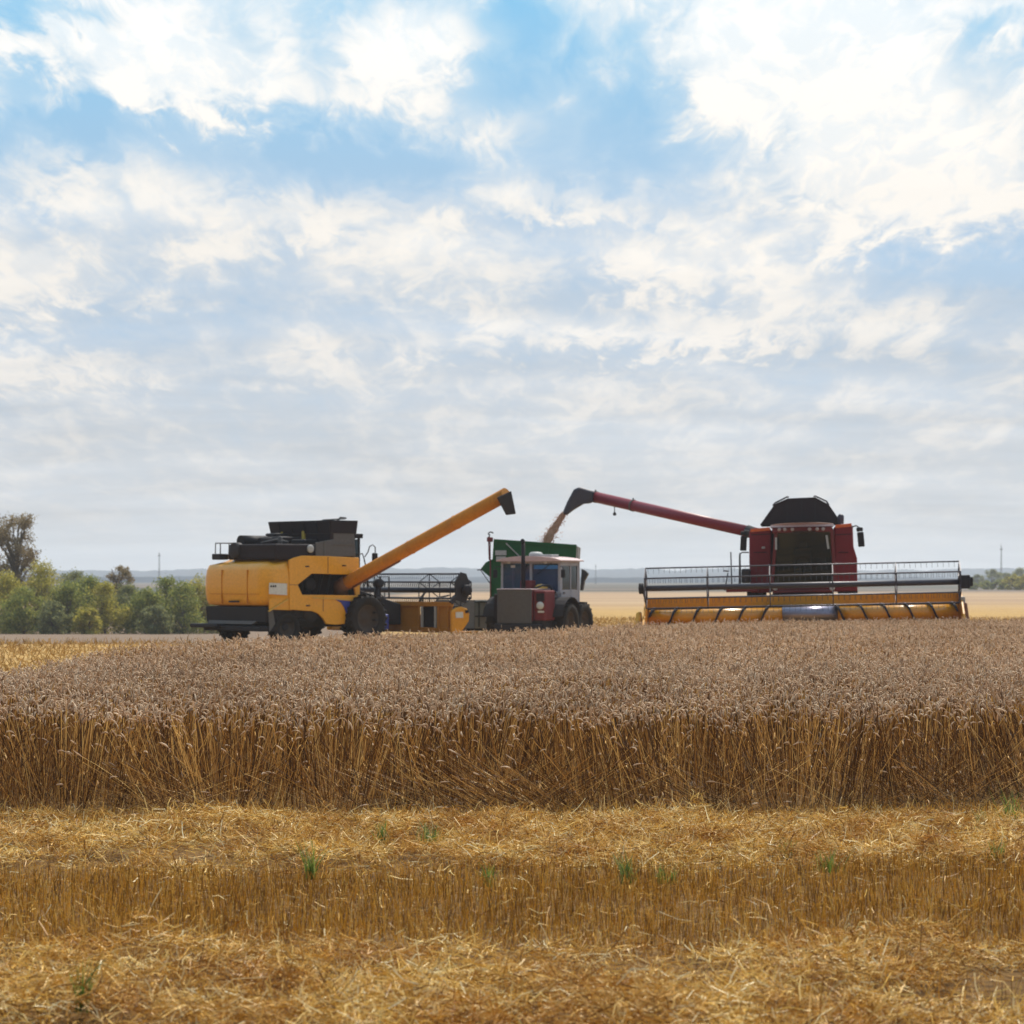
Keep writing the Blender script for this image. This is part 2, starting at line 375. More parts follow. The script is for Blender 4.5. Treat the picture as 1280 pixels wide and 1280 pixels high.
class MB:
    def __init__(s): s.v = []; s.f = []; s.sm = []

    def add(s, vs, fs, smooth=False):
        n = len(s.v); s.v += [tuple(p) for p in vs]
        for f in fs: s.f.append([i + n for i in f]); s.sm.append(smooth)
        return s

    def box(s, x0, x1, y0, y1, z0, z1, M=None):
        vs = [Vector((x, y, z)) for z in (z0, z1) for y in (y0, y1) for x in (x0, x1)]
        if M is not None: vs = [M @ v for v in vs]
        return s.add(vs, [(0, 2, 3, 1), (4, 5, 7, 6), (0, 1, 5, 4), (2, 6, 7, 3), (0, 4, 6, 2), (1, 3, 7, 5)])

    def hexa(s, b, t):
        """b, t: four corners each (loops in the same order)"""
        return s.add(list(b) + list(t), [(3, 2, 1, 0), (4, 5, 6, 7), (0, 1, 5, 4), (1, 2, 6, 5), (2, 3, 7, 6), (3, 0, 4, 7)])

    def tube(s, pts, r, n=10, cap=True):
        pts = [Vector(p) for p in pts]
        rs = r if isinstance(r, (list, tuple)) else [r] * len(pts)
        rings = []
        ref = None
        for i, p in enumerate(pts):
            d = (pts[min(i + 1, len(pts) - 1)] - pts[max(i - 1, 0)]).normalized()
            if ref is None:
                ref = Vector((0, 0, 1)) if abs(d.z) < .9 else Vector((1, 0, 0))
            a = (ref - d * ref.dot(d)).normalized(); b = d.cross(a); ref = a
            rings.append([p + (a * math.cos(2 * math.pi * k / n) + b * math.sin(2 * math.pi * k / n)) * rs[i] for k in range(n)])
        vs = [q for rg in rings for q in rg]
        fs = [(i * n + k, i * n + (k + 1) % n, (i + 1) * n + (k + 1) % n, (i + 1) * n + k) for i in range(len(pts) - 1) for k in range(n)]
        s.add(vs, fs, True)
        if cap:
            s.add(rings[0], [tuple(range(n - 1, -1, -1))]); s.add(rings[-1], [tuple(range(n))])
        return s

    def bar(s, a, b, w, h=None):
        """square bar from a to b"""
        a, b = Vector(a), Vector(b); h = h or w
        d = (b - a).normalized(); ref = Vector((0, 0, 1)) if abs(d.z) < .9 else Vector((0, 1, 0))
        x = d.cross(ref).normalized() * w / 2; y = d.cross(x).normalized() * h / 2
        q = lambda p: [p - x - y, p + x - y, p + x + y, p - x + y]
        return s.hexa(q(a), q(b))

    def prism(s, poly, d, hole=None):
        """polygon of 3-D points pushed by vector d; an optional hole loop goes right through"""
        d = Vector(d); loops = [[Vector(p) for p in poly]] + ([[Vector(p) for p in hole]] if hole else [])
        flat = [p for l in loops for p in l]
        tri = tessellate_polygon(loops)
        n = len(flat)
        s.add(flat + [p + d for p in flat], [tuple(t) for t in tri] + [tuple(i + n for i in reversed(t)) for t in tri])
        o = 0
        for l in loops:
            k = len(l); s.add(l + [p + d for p in l], [(i, (i + 1) % k, (i + 1) % k + k, i + k) for i in range(k)])
            o += k
        return s

    def lathe(s, c, axis, prof, n=24):
        """prof: list of (offset along axis, radius)"""
        ax = Vector(axis).normalized(); ref = Vector((0, 0, 1)) if abs(ax.z) < .9 else Vector((1, 0, 0))
        a = (ref - ax * ref.dot(ax)).normalized(); b = ax.cross(a); c = Vector(c)
        vs = [c + ax * o + (a * math.cos(2 * math.pi * k / n) + b * math.sin(2 * math.pi * k / n)) * r for o, r in prof for k in range(n)]
        m = len(prof)
        fs = [(i * n + k, i * n + (k + 1) % n, (i + 1) * n + (k + 1) % n, (i + 1) * n + k) for i in range(m - 1) for k in range(n)]
        return s.add(vs, fs, True)

    def build(s, name, mat, parent=None, bevel=0.0, segs=2, recalc=True):
        import bmesh
        me = bpy.data.meshes.new(name)
        me.from_pydata(s.v, [], s.f)
        me.polygons.foreach_set('use_smooth', s.sm)
        me.materials.append(MATS[mat])
        bm = bmesh.new(); bm.from_mesh(me)
        bmesh.ops.remove_doubles(bm, verts=bm.verts, dist=1e-5)
        if recalc: bmesh.ops.recalc_face_normals(bm, faces=bm.faces)
        bm.to_mesh(me); bm.free()
        me.update()
        o = bpy.data.objects.new(name, me)
        COL.objects.link(o)
        if parent: o.parent = parent
        if bevel:
            md = o.modifiers.new('bevel', 'BEVEL'); md.width = bevel; md.segments = segs; md.limit_method = 'ANGLE'; md.angle_limit = R(40)
            md.harden_normals = False
        return o


def wpt(px, py, Y):
    """world point at depth Y that the photograph shows at px, py"""
    return Vector(((px - HX) / FPX * Y, Y, CAMZ + (HY - py) / FPX * Y))


class Frame:
    """reads photograph pixels onto planes of a machine's own axes"""
    def __init__(s, root):
        s.M = Matrix.LocRotScale(root.location, root.rotation_euler, None); s.I = s.M.inverted()

    def __call__(s, px, py, axis, val):
        o = s.I @ Vector((0, 0, CAMZ)); p = s.I @ wpt(px, py, 50.0)
        d = p - o; i = 'xyz'.index(axis)
        return o + d * ((val - o[i]) / d[i])

    def w(s, p): return s.I @ Vector(p)


def copy_tree(o, parent=None):
    c = o.copy(); COL.objects.link(c); c.parent = parent
    for ch in list(o.children): copy_tree(ch, c)
    return c


def wheel(parent, c, axis, Rad, wid, rim_mat, name='wheel', lugs=22):
    """tyre with lugs (part) and rim (sub-part); axis points outward"""
    ax = Vector(axis).normalized()
    m = MB()
    h = wid / 2
    m.lathe(c, ax, [(-h * .8, Rad * .56), (-h, Rad * .66), (-h, Rad * .88), (-h * .75, Rad * .95), (h * .75, Rad * .95), (h, Rad * .88), (h, Rad * .66), (h * .8, Rad * .56)], 36)
    c = Vector(c)
    up = Vector((0, 0, 1)); fw = ax.cross(up).normalized()
    for k in range(lugs):
        for sgn in (-1, 1):
            a0 = 2 * math.pi * (k + (0.5 if sgn > 0 else 0)) / lugs
            a1 = a0 + .16
            p0 = c + (up * math.cos(a0) + fw * math.sin(a0)) * Rad * .965 + ax * (sgn * h * .95)
            p1 = c + (up * math.cos(a1) + fw * math.sin(a1)) * Rad * .965 + ax * (sgn * h * .08)
            m.bar(p0, p1, Rad * .06, Rad * .09)
    t = m.build(name, 'rubber', parent)
    r = MB()
    r.lathe(c, ax, [(-h * .7, 0.01), (-h * .7, Rad * .5), (-h * .82, Rad * .58), (h * .82, Rad * .58), (h * .5, Rad * .5), (h * .2, Rad * .3), (h * .35, Rad * .2), (h * .4, .01)], 28)
    r.build('rim', rim_mat, t)
    return t


# ------------------------------------------------------------------ terrain
def snoise(x, y, seed=0):
    """cheap smooth value noise, vectorised"""
    xi = np.floor(x).astype(np.int64); yi = np.floor(y).astype(np.int64); xf = x - xi; yf = y - yi
    def hsh(a, b):
        n = (a * 374761393 + b * 668265263 + seed * 974634721) & 0x7fffffff
        n = ((n ^ (n >> 13)) * 1274126177) & 0x7fffffff
        return ((n ^ (n >> 16)) & 0xffff) / 65535.0
    sx = xf * xf * (3 - 2 * xf); sy = yf * yf * (3 - 2 * yf)
    a = hsh(xi, yi); b = hsh(xi + 1, yi); c = hsh(xi, yi + 1); d = hsh(xi + 1, yi + 1)
    return (a * (1 - sx) + b * sx) * (1 - sy) + (c * (1 - sx) + d * sx) * sy


def sm(x, a, b):
    t = np.clip((x - a) / (b - a), 0, 1)
    return t * t * (3 - 2 * t)


def ground_z(X, Y):
    X = np.asarray(X, float); Y = np.asarray(Y, float)
    left = 1 - sm(X / np.maximum(Y, 1), -0.10, -0.03)
    drop = -0.021 * np.clip(Y - 66, 0, 104) * (1 - sm(Y, 300, 700))
    z = left * drop
    near = 1 - sm(Y, 22, 40)
    # uneven stubble ground in front
    z = z + near * (0.05 * (snoise(X * .9, Y * 1.3, 1) - .5) + 0.03 * (snoise(X * 2.6, Y * 3.1, 2) - .5))
    return z


def build_ground():
    ys = [-30, -10, 0, 4] + list(np.arange(6, 24, .25)) + list(np.arange(24, 72, 1.0)) + list(np.geomspace(72, 3400, 90))
    us = np.concatenate([-np.geomspace(1.0, .3, 12), np.linspace(-.28, .28, 90), np.geomspace(.3, 1.0, 12)])
    ys = np.array(ys, float)
    half = np.where(ys < 60, 60 + 0 * ys, ys * 1.0)
    half = np.maximum(half, 60)
    rows = []
    for yv, hw in zip(ys, half):
        core = max(yv, 14) * 1.0
        X = np.where(np.abs(us) <= .281, us * core, np.sign(us) * (0.281 * core + (np.abs(us) - .281) / .719 * (hw * 1.05 - .281 * core)))
        rows.append(np.stack([X, np.full_like(X, yv), ground_z(X, np.full_like(X, yv))], 1))
    V = np.concatenate(rows); n = len(us); r = len(ys)
    i, j = np.meshgrid(np.arange(r - 1), np.arange(n - 1), indexing='ij')
    a = (i * n + j).ravel()
    F = np.stack([a, a + 1, a + 1 + n, a + n], 1)
    mt, nt, out = new_mat('ground')
    N, L = nt.nodes, nt.links
    bs = N.new('ShaderNodeBsdfPrincipled'); bs.inputs['Roughness'].default_value = .95; bs.inputs['Specular IOR Level'].default_value = .1
    L.new(bs.outputs[0], out.inputs[0])
    tc = N.new('ShaderNodeTexCoord'); sp = N.new('ShaderNodeSeparateXYZ'); L.new(tc.outputs['Object'], sp.inputs[0])

    def mm(op, a, b, c=None):
        nd = N.new('ShaderNodeMath'); nd.operation = op
        for k, v in enumerate((a, b, c)):
            if v is None: continue
            if isinstance(v, (int, float)): nd.inputs[k].default_value = v
            else: L.new(v, nd.inputs[k])
        return nd.outputs[0]

    def nz(scale, det, mapscale=(1, 1, 1), rough=.6):
        mp = N.new('ShaderNodeMapping'); mp.inputs['Scale'].default_value = mapscale; L.new(tc.outputs['Object'], mp.inputs[0])
        nd = N.new('ShaderNodeTexNoise'); nd.inputs['Scale'].default_value = scale; nd.inputs['Detail'].default_value = det; nd.inputs['Roughness'].default_value = rough
        L.new(mp.outputs[0], nd.inputs['Vector']); return nd.outputs['Fac']

    def mix(f, a, b):
        nd = N.new('ShaderNodeMix'); nd.data_type = 'RGBA'
        for k, v in ((0, f), (6, a), (7, b)):
            if isinstance(v, (int, float)): nd.inputs[k].default_value = v
            elif isinstance(v, tuple): nd.inputs[k].default_value = (*v, 1)
            else: L.new(v, nd.inputs[k])
        return nd.outputs[2]

    def stp(v, a, b):
        nd = N.new('ShaderNodeMapRange'); nd.interpolation_type = 'SMOOTHSTEP'; L.new(v, nd.inputs[0])
        nd.inputs[1].default_value = a; nd.inputs[2].default_value = b; return nd.outputs[0]
    fine = nz(14, 10, rough=.75); midn = nz(1.2, 6)
    c = mix(stp(fine, .35, .65), (.08, .042, .018), (.27, .15, .05))
    # cut field beyond the crop: pale golden swaths running across
    sw = nz(.6, 7, (.25, 1.2, 1)); sw2 = nz(6, 6, (.5, 1, 1), .8)
    field = mix(stp(sw, .38, .62), (.27, .14, .04), (.46, .26, .075))
    field = mix(stp(sw2, .35, .7), field, (.50, .34, .15))
    c = mix(stp(sp.outputs[1], 26, 34), c, field)
    # far fields: tan, then dull strips
    yw = mm('ADD', sp.outputs[1], mm('MULTIPLY', nz(.01, 3), 60))
    far = mix(stp(nz(.05, 5, (.3, 1, 1)), .4, .65), (.33, .215, .135), (.42, .29, .175))
    c = mix(stp(yw, 150, 230), c, far)
    dull = mix(stp(nz(.004, 4, (1, 3, 1)), .42, .6), (.17, .13, .11), (.07, .075, .06))
    c = mix(stp(yw, 330, 430), c, dull)
    # bare brown strip in front of the tree row on the left
    lf = mm('DIVIDE', sp.outputs[0], mm('MAXIMUM', sp.outputs[1], 1.0))
    ls = mm('SUBTRACT', 1.0, stp(lf, -.075, -.045))
    band = mm('MULTIPLY', stp(mm('ADD', sp.outputs[1], mm('MULTIPLY', midn, 5)), 68, 71), mm('SUBTRACT', 1.0, stp(sp.outputs[1], 230, 330)))
    soil = mix(stp(nz(1.5, 7, (.3, 1, 1)), .4, .65), (.17, .115, .08), (.25, .175, .125))
    c = mix(mm('MULTIPLY', band, ls), c, soil)
    L.new(c, bs.inputs['Base Color'])
    bp = N.new('ShaderNodeBump'); bp.inputs['Strength'].default_value = .8; bp.inputs['Distance'].default_value = .06
    L.new(nz(5, 10, rough=.7), bp.inputs['Height']); L.new(bp.outputs[0], bs.inputs['Normal'])
    MATS['ground'] = mt
    o = np_mesh('ground', V, F, mt, smooth=True)
    tagit(o, kind='structure')


build_ground()


def build_hills():
    """low wooded ridges closing the view"""
    mt, nt, out = new_mat('hill_woods')
    N, L = nt.nodes, nt.links
    bs = N.new('ShaderNodeBsdfPrincipled'); bs.inputs['Roughness'].default_value = 1; bs.inputs['Specular IOR Level'].default_value = .05; L.new(bs.outputs[0], out.inputs[0])
    tc = N.new('ShaderNodeTexCoord'); n = N.new('ShaderNodeTexNoise'); n.inputs['Scale'].default_value = .02; n.inputs['Detail'].default_value = 8
    L.new(tc.outputs['Object'], n.inputs['Vector'])
    cr = N.new('ShaderNodeValToRGB'); L.new(n.outputs['Fac'], cr.inputs[0])
    cr.color_ramp.elements[0].position = .4; cr.color_ramp.elements[0].color = (.016, .027, .045, 1)  # woods tinted bluish: part of the distance haze is painted into their colour
    cr.color_ramp.elements[1].position = .65; cr.color_ramp.elements[1].color = (.032, .05, .075, 1)
    L.new(cr.outputs[0], bs.inputs['Base Color'])
    MATS['hill_woods'] = mt
    for Y0, dep, zt, seed, nm in ((2700, 500, 13.6, 5, 'hills'), (1500, 160, 3.6, 9, 'low_hills')):
        xs = np.linspace(-Y0 * .95, Y0 * .95, 2600)
        ts = np.linspace(0, 1, 9)
        rows = []
        for t in ts:
            prof = math.sin(t * math.pi) ** .7 if 0 < t < 1 else 0
            hgt = zt * (0.62 + .5 * snoise(xs / 260.0, xs * 0 + t * .5, seed) + .18 * snoise(xs / 55.0, xs * 0 + t * 2, seed + 1))
            tuft = (snoise(xs / 24.0, xs * 0 + t * 9, seed + 2) + snoise(xs / 9, xs * 0 + t * 19, seed + 3) * .6 + snoise(xs / 4, xs * 0 + t * 29, seed + 4) * .3) * (3.6 if Y0 > 2000 else 1.8)
            z = prof * (hgt * (1.0 if Y0 > 2000 else .55) + tuft) - (.4 if prof == 0 else 0)
            rows.append(np.stack([xs, Y0 + t * dep + 30 * snoise(xs / 400, xs * 0, 3), z], 1))
        V = np.concatenate(rows); nn = len(xs)
        i, j = np.meshgrid(np.arange(len(ts) - 1), np.arange(nn - 1), indexing='ij'); a = (i * nn + j).ravel()
        o = np_mesh(nm, V, np.stack([a, a + 1, a + 1 + nn, a + nn], 1), mt)
        tagit(o, kind='structure')


build_hills()


# ------------------------------------------------------------------ many-piece fibres (vectorised)
def unit(v): return v / np.maximum(np.linalg.norm(v, axis=-1, keepdims=True), 1e-9)


def ribbons(P, W, width, taper=1.0):
    """P (n,k,3) centre lines, W (n,3) sideways directions, width (n,)  -> V, F"""
    n, k, _ = P.shape
    wv = W[:, None, :] * (width[:, None] * .5)[:, :, None] * np.linspace(1, taper, k)[None, :, None]
    V = np.stack([P - wv, P + wv], 2).reshape(-1, 3)          # n,k,2
    b = (np.arange(n) * k * 2)[:, None] + (np.arange(k - 1) * 2)[None, :]
    b = b.ravel()
    F = np.stack([b, b + 1, b + 3, b + 2], 1)
    return V, F


def spindles(P, rad, m=4):
    """P (n,k,3), rad (n,k) closed-ish spindles with m sides"""
    n, k, _ = P.shape
    T = np.empty_like(P); T[:, 1:-1] = P[:, 2:] - P[:, :-2]; T[:, 0] = P[:, 1] - P[:, 0]; T[:, -1] = P[:, -1] - P[:, -2]
    T = unit(T)
    ref = np.zeros((n, 1, 3)); a0 = RNG.uniform(0, 2 * np.pi, n)
    ref[:, 0, 0] = np.cos(a0); ref[:, 0, 1] = np.sin(a0); ref[:, 0, 2] = .3
    A = unit(ref - T * (ref * T).sum(-1, keepdims=True)); B = np.cross(T, A)
    ang = np.arange(m) * 2 * np.pi / m
    V = P[:, :, None, :] + (A[:, :, None, :] * np.cos(ang)[None, None, :, None] + B[:, :, None, :] * np.sin(ang)[None, None, :, None]) * rad[:, :, None, None]
    V = V.reshape(-1, 3)
    base = (np.arange(n) * k * m)[:, None, None] + (np.arange(k - 1) * m)[None, :, None]
    q = np.arange(m)[None, None, :]; q2 = (q + 1) % m
    F = np.stack([base + q, base + q2, base + m + q2, base + m + q], -1).reshape(-1, 4)
    return V, F


def merge(parts):
    Vs, Fs, o = [], [], 0
    for V, F in parts:
        Vs.append(V); Fs.append(F + o); o += len(V)
    return np.concatenate(Vs), np.concatenate(Fs)


# outline of the standing crop: back edge (px -> depth) curves behind the machines
BK_PX = np.array([-250, -100, 0, 100, 260, 450, 640, 780, 900, 1280, 1450])
BK_Y = np.array([19.4, 22.0, 25.0, 31.5, 39.0, 44.0, 49.5, 56.0, 60.5, 65.0, 66])
FRONT = 18.02


def front_line(X): return FRONT + .16 * (snoise(X * .8, X * 0, 21) - .5) + .10 * (snoise(X * 3.1, X * 0, 22) - .5) + .085 * np.maximum(X - .8, 0) ** 2


def in_crop(X, Y):
    px = HX + FPX * X / np.maximum(Y, 1)
    return (Y > front_line(X)) & (Y < np.interp(px, BK_PX, BK_Y) + .8 * (snoise(X * .7, Y * .7, 31) - .5))


def scatter(y0, y1, dens, margin=1.6, keep=in_crop):
    ymid = np.linspace(y0, y1, 40)
    n = 0; out = []
    for a, b in zip(ymid[:-1], ymid[1:]):
        hw = .2286 * b + margin
        cnt = int(dens * (b - a) * 2 * hw)
        out.append(np.stack([RNG.uniform(-hw, hw, cnt), RNG.uniform(a, b, cnt)], 1))
    P = np.concatenate(out)
    return P[keep(P[:, 0], P[:, 1])] if keep else P


def wheat(y0, y1, dens, kst, khd, hfac, lowcut=0.0, w_stem=.0045, lodge=True):
    XY = scatter(y0, y1, dens)
    if lodge:
        kp = RNG.uniform(0, 1, len(XY)) < .35 + .75 * snoise(XY[:, 0] * 7.5, XY[:, 1] * 5.0, 55)
        XY = XY[kp]
        ex = []
        for cx, wd, cnt in ((.10, .40, 330), (-2.7, .35, 110), (3.7, .5, 200), (1.75, .3, 90), (-1.35, .25, 60)):
            ex_x = RNG.normal(cx, wd, cnt); ex.append(np.stack([ex_x, front_line(ex_x) + RNG.uniform(-.1, .5, cnt)], 1))
        ex = np.concatenate(ex); nex = len(ex); XY = np.concatenate([XY, ex])
    n = len(XY)
    X, Y = XY[:, 0], XY[:, 1]
    H = .79 - .09 * sm(Y, 30, 56) + RNG.normal(0, .045, n) + .07 * (snoise(X * .45, Y * .45, 41) - .5) + .03 * (snoise(X * 2, Y * 2, 42) - .5)
    az = RNG.uniform(0, 2 * np.pi, n)
    pz = np.arctan2(snoise(X * .25, Y * .25, 43) - .5, .5 + 0 * X) * 2.0          # drifting common lean
    lean = np.abs(RNG.normal(0, .10, n)) + .05
    lx = np.cos(az) * lean + .10 * np.cos(pz); ly = np.sin(az) * lean + .05 * np.sin(pz)
    d_in = Y - front_line(X)
    fl = np.zeros(n)
    if lodge:
        # clumps at the cut edge lean over and some lie down
        dirn = snoise(X * .9, Y * .4, 52) - .42
        edge = np.exp(-d_in / .8)
        H = H * (1 - .09 * edge * RNG.uniform(0, 1, n) ** 1.5)
        loner = RNG.uniform(0, 1, n) < .22
        sheaf = -.28 + (snoise(X * 2.4, Y * .8, 53) - .5) * 2.0 + dirn * 1.0
        lx = lx + np.where(loner, RNG.normal(-.35, .6, n), sheaf * RNG.uniform(.75, 1.2, n)) * edge
        ly = ly + edge * RNG.normal(-.12, .25, n)
        late = np.arange(n) >= n - nex
        for cx, wd, st in ((.10, .55, 1.0), (-2.7, .4, .35), (3.7, .5, .5), (1.75, .3, .35), (-1.35, .25, .3), (2.8, .25, .3), (-3.9, .3, .3), (.95, .2, .25)):
            g = np.exp(-((X - cx) / wd) ** 2) * np.exp(-np.maximum(d_in - .35, 0) / .3) * st
            hit = (RNG.uniform(0, 1, n) < g * .94) | (late & (np.abs(X - cx) < wd * 2.2))
            sgn = np.where(RNG.uniform(0, 1, n) < .74, -1, 1)
            k = np.tan(np.where(late, RNG.uniform(.75, 1.5, n), RNG.uniform(.45, 1.42, n)))
            lx = np.where(hit, sgn * k, lx); ly = np.where(hit, RNG.normal(-.35, .7, n) * k * .5, ly)
            fl = np.where(hit, 1.0, fl)
    # a stalk of length H: direction tilts more with height
    t = np.linspace(lowcut, 1, kst)
    ll = np.sqrt(lx ** 2 + ly ** 2)
    th = np.arctan(ll)
    ux, uy = lx / np.maximum(ll, 1e-6), ly / np.maximum(ll, 1e-6)
    ts = np.linspace(0, 1, 9)
    bend = RNG.uniform(.2, 1.0, n)[:, None]
    bend = np.where(fl[:, None] > 0, bend * .35, bend * (.5 if lodge else 1))
    ang = th[:, None] * (1 - bend * .5 + bend * ts[None, :])          # tilt along the stalk
    ang = np.minimum(ang, 1.62)
    ds = H[:, None] / 8
    hx = np.concatenate([np.zeros((n, 1)), np.cumsum(np.sin((ang[:, 1:] + ang[:, :-1]) / 2) * ds, 1)], 1)
    hz = np.concatenate([np.zeros((n, 1)), np.cumsum(np.cos((ang[:, 1:] + ang[:, :-1]) / 2) * ds, 1)], 1)
    gz = ground_z(X, Y)
    idx = t * 8; i0 = np.minimum(idx.astype(int), 7); fr = idx - i0
    hxk = hx[:, i0] * (1 - fr) + hx[:, i0 + 1] * fr; hzk = hz[:, i0] * (1 - fr) + hz[:, i0 + 1] * fr
    P = np.stack([X[:, None] + ux[:, None] * hxk, Y[:, None] + uy[:, None] * hxk, gz[:, None] + np.maximum(hzk, .012)], 2)
    wa = RNG.normal(0, .6, n)
    W = np.stack([np.cos(wa), np.sin(wa), 0 * wa], 1)
    parts_s = [ribbons(P, W, np.full(n, w_stem) * RNG.uniform(.8, 1.3, n))]
    # the ear: nods over in an arc
    nod = RNG.uniform(.3, 2.3, n); nd = np.where(RNG.uniform(0, 1, n) < .5, az, RNG.uniform(0, 2 * np.pi, n))
    L = RNG.uniform(.06, .095, n) * hfac
    tipdir = unit(P[:, -1] - P[:, -2])
    dx, dy = np.cos(nd), np.sin(nd)
    sg = np.linspace(0, 1, khd)
    kk = khd * 3
    pts = [P[:, -1]]
    prev = P[:, -1]
    a_t = np.arctan2(np.sqrt(tipdir[:, 0] ** 2 + tipdir[:, 1] ** 2), tipdir[:, 2])
    for q in range(1, khd):
        s = sg[q]
        a = nod * s
        dd = unit(tipdir * np.cos(a)[:, None] + np.stack([dx, dy, -.15 + 0 * dx], 1) * np.sin(a)[:, None])
        prev = prev + dd * (L / (khd - 1))[:, None]
        prev[:, 2] = np.maximum(prev[:, 2], gz + .01)
        pts.append(prev.copy())
    PH = np.stack(pts, 1)
    prof = {6: [.25, .9, 1.0, .95, .7, .15], 5: [.3, 1.0, 1.0, .8, .15], 4: [.3, 1.0, .9, .15], 3: [.4, 1.0, .2]}[khd]
    rad = np.array(prof)[None, :] * (RNG.uniform(.0048, .0070, n) * hfac)[:, None]
    if khd >= 5: rad = rad * RNG.uniform(.8, 1.25, rad.shape)
    hk = ~((fl > 0) & (RNG.uniform(0, 1, n) < .72))
    hk &= ~((PH[:, 0, 2] < .5) & (RNG.uniform(0, 1, n) < .6)) if lodge else True
    parts_h = [spindles(PH[hk], rad[hk], 4)]
    return parts_s, parts_h, P


crop = empty('wheat_crop', (0, 20, 0), label='stand of ripe tan wheat with nodding ears, uncut, between stubble and machines')
crop['kind'] = 'stuff'
ps, ph = [], []
a, b, Pn = wheat(17.8, 21.2, 290, 7, 6, 1.05, w_stem=.0058)
ps += a; ph += b
# dry leaves on the front stalks
sel = RNG.choice(len(Pn), int(len(Pn) * .8)); kx = RNG.integers(1, 6, len(sel))
st0 = Pn[sel, kx]; nl = len(sel); la = RNG.uniform(0, 2 * np.pi, nl); ln = RNG.uniform(.06, .17, nl)
d0 = np.stack([np.cos(la) * .5, np.sin(la) * .5, .6 + 0 * la], 1); d1 = np.stack([np.cos(la) * .8, np.sin(la) * .8, -.5 + 0 * la], 1)
LP = np.stack([st0, st0 + d0 * (ln * .5)[:, None], st0 + d0 * (ln * .5)[:, None] + d1 * (ln * .6)[:, None]], 1)
LP[:, :, 2] = np.maximum(LP[:, :, 2], .02)
ps.append(ribbons(LP, np.stack([-np.sin(la), np.cos(la), 0 * la], 1), RNG.uniform(.005, .010, nl), .25))
a, b, _ = wheat(21.2, 31, 260, 4, 5, 1.05, lowcut=.25, lodge=False)
ps += a; ph += b
a, b, _ = wheat(31, 71, 135, 3, 4, 1.25, lowcut=.45, w_stem=.009, lodge=False)
ps += a; ph += b
V, F = merge(ps); np_mesh('stalks', V, F, 'stem', crop).location = (0, -20, 0)
V, F = merge(ph); np_mesh('ears', V, F, 'ear', crop).location = (0, -20, 0)


# ---- foreground: chopped straw on stubble
def litter_amount(Y, X=None):
    """how thick the chopped straw lies"""
    wv = .35 * (snoise(X * .35, X * 0, 61) - .5) + .25 * (snoise(X * 1.3, X * 0, 62) - .5)
    y = Y + wv
    a = sm(y, 14.1, 14.7) * (1 - .35 * sm(y, 17.6, 18.4))
    b = 1 - sm(y, 11.0, 11.7)
    return np.maximum(a, b)


def hollows(X, Y):
    return sm(snoise(X * 1.3 + 3, Y * 2.6, 74) * .6 + snoise(X * 4.5, Y * 7, 75) * .4, .56, .64)


def stubble_mesh():
    XY = scatter(8.2, 18.6, 760, keep=lambda X, Y: Y < front_line(X) - .03)
    X, Y = XY[:, 0], XY[:, 1]
    # drill rows run across the view
    Y = np.round(Y / .14) * .14 + RNG.normal(0, .034, len(Y))
    lit = litter_amount(Y, X)
    keep = RNG.uniform(0, 1, len(X)) < (1 - .6 * lit) * (1 - .9 * hollows(X, Y) * lit)
    X, Y, lit = X[keep], Y[keep], lit[keep]
    n = len(X)
    H = RNG.uniform(.07, .15, n) * (1 - .25 * lit) * (.8 + .4 * snoise(X * 1.7, Y * 2, 77))
    lx = RNG.normal(0, .13 + .2 * lit, n); ly = RNG.normal(0, .12 + .2 * lit, n)
    gz = ground_z(X, Y)
    t = np.linspace(0, 1, 3)
    P = np.stack([X[:, None] + lx[:, None] * H[:, None] * t, Y[:, None] + ly[:, None] * H[:, None] * t, gz[:, None] - .01 + H[:, None] * t], 2)
    V, F = spindles(P, np.full((n, 3), 1.0) * RNG.uniform(.0013, .0022, n)[:, None], 3)
    o = np_mesh('stubble', V, F, 'stubble')
    tagit(o, 'golden brown cut stubble standing in drill rows in front of the wheat', kind='stuff')


stubble_mesh()


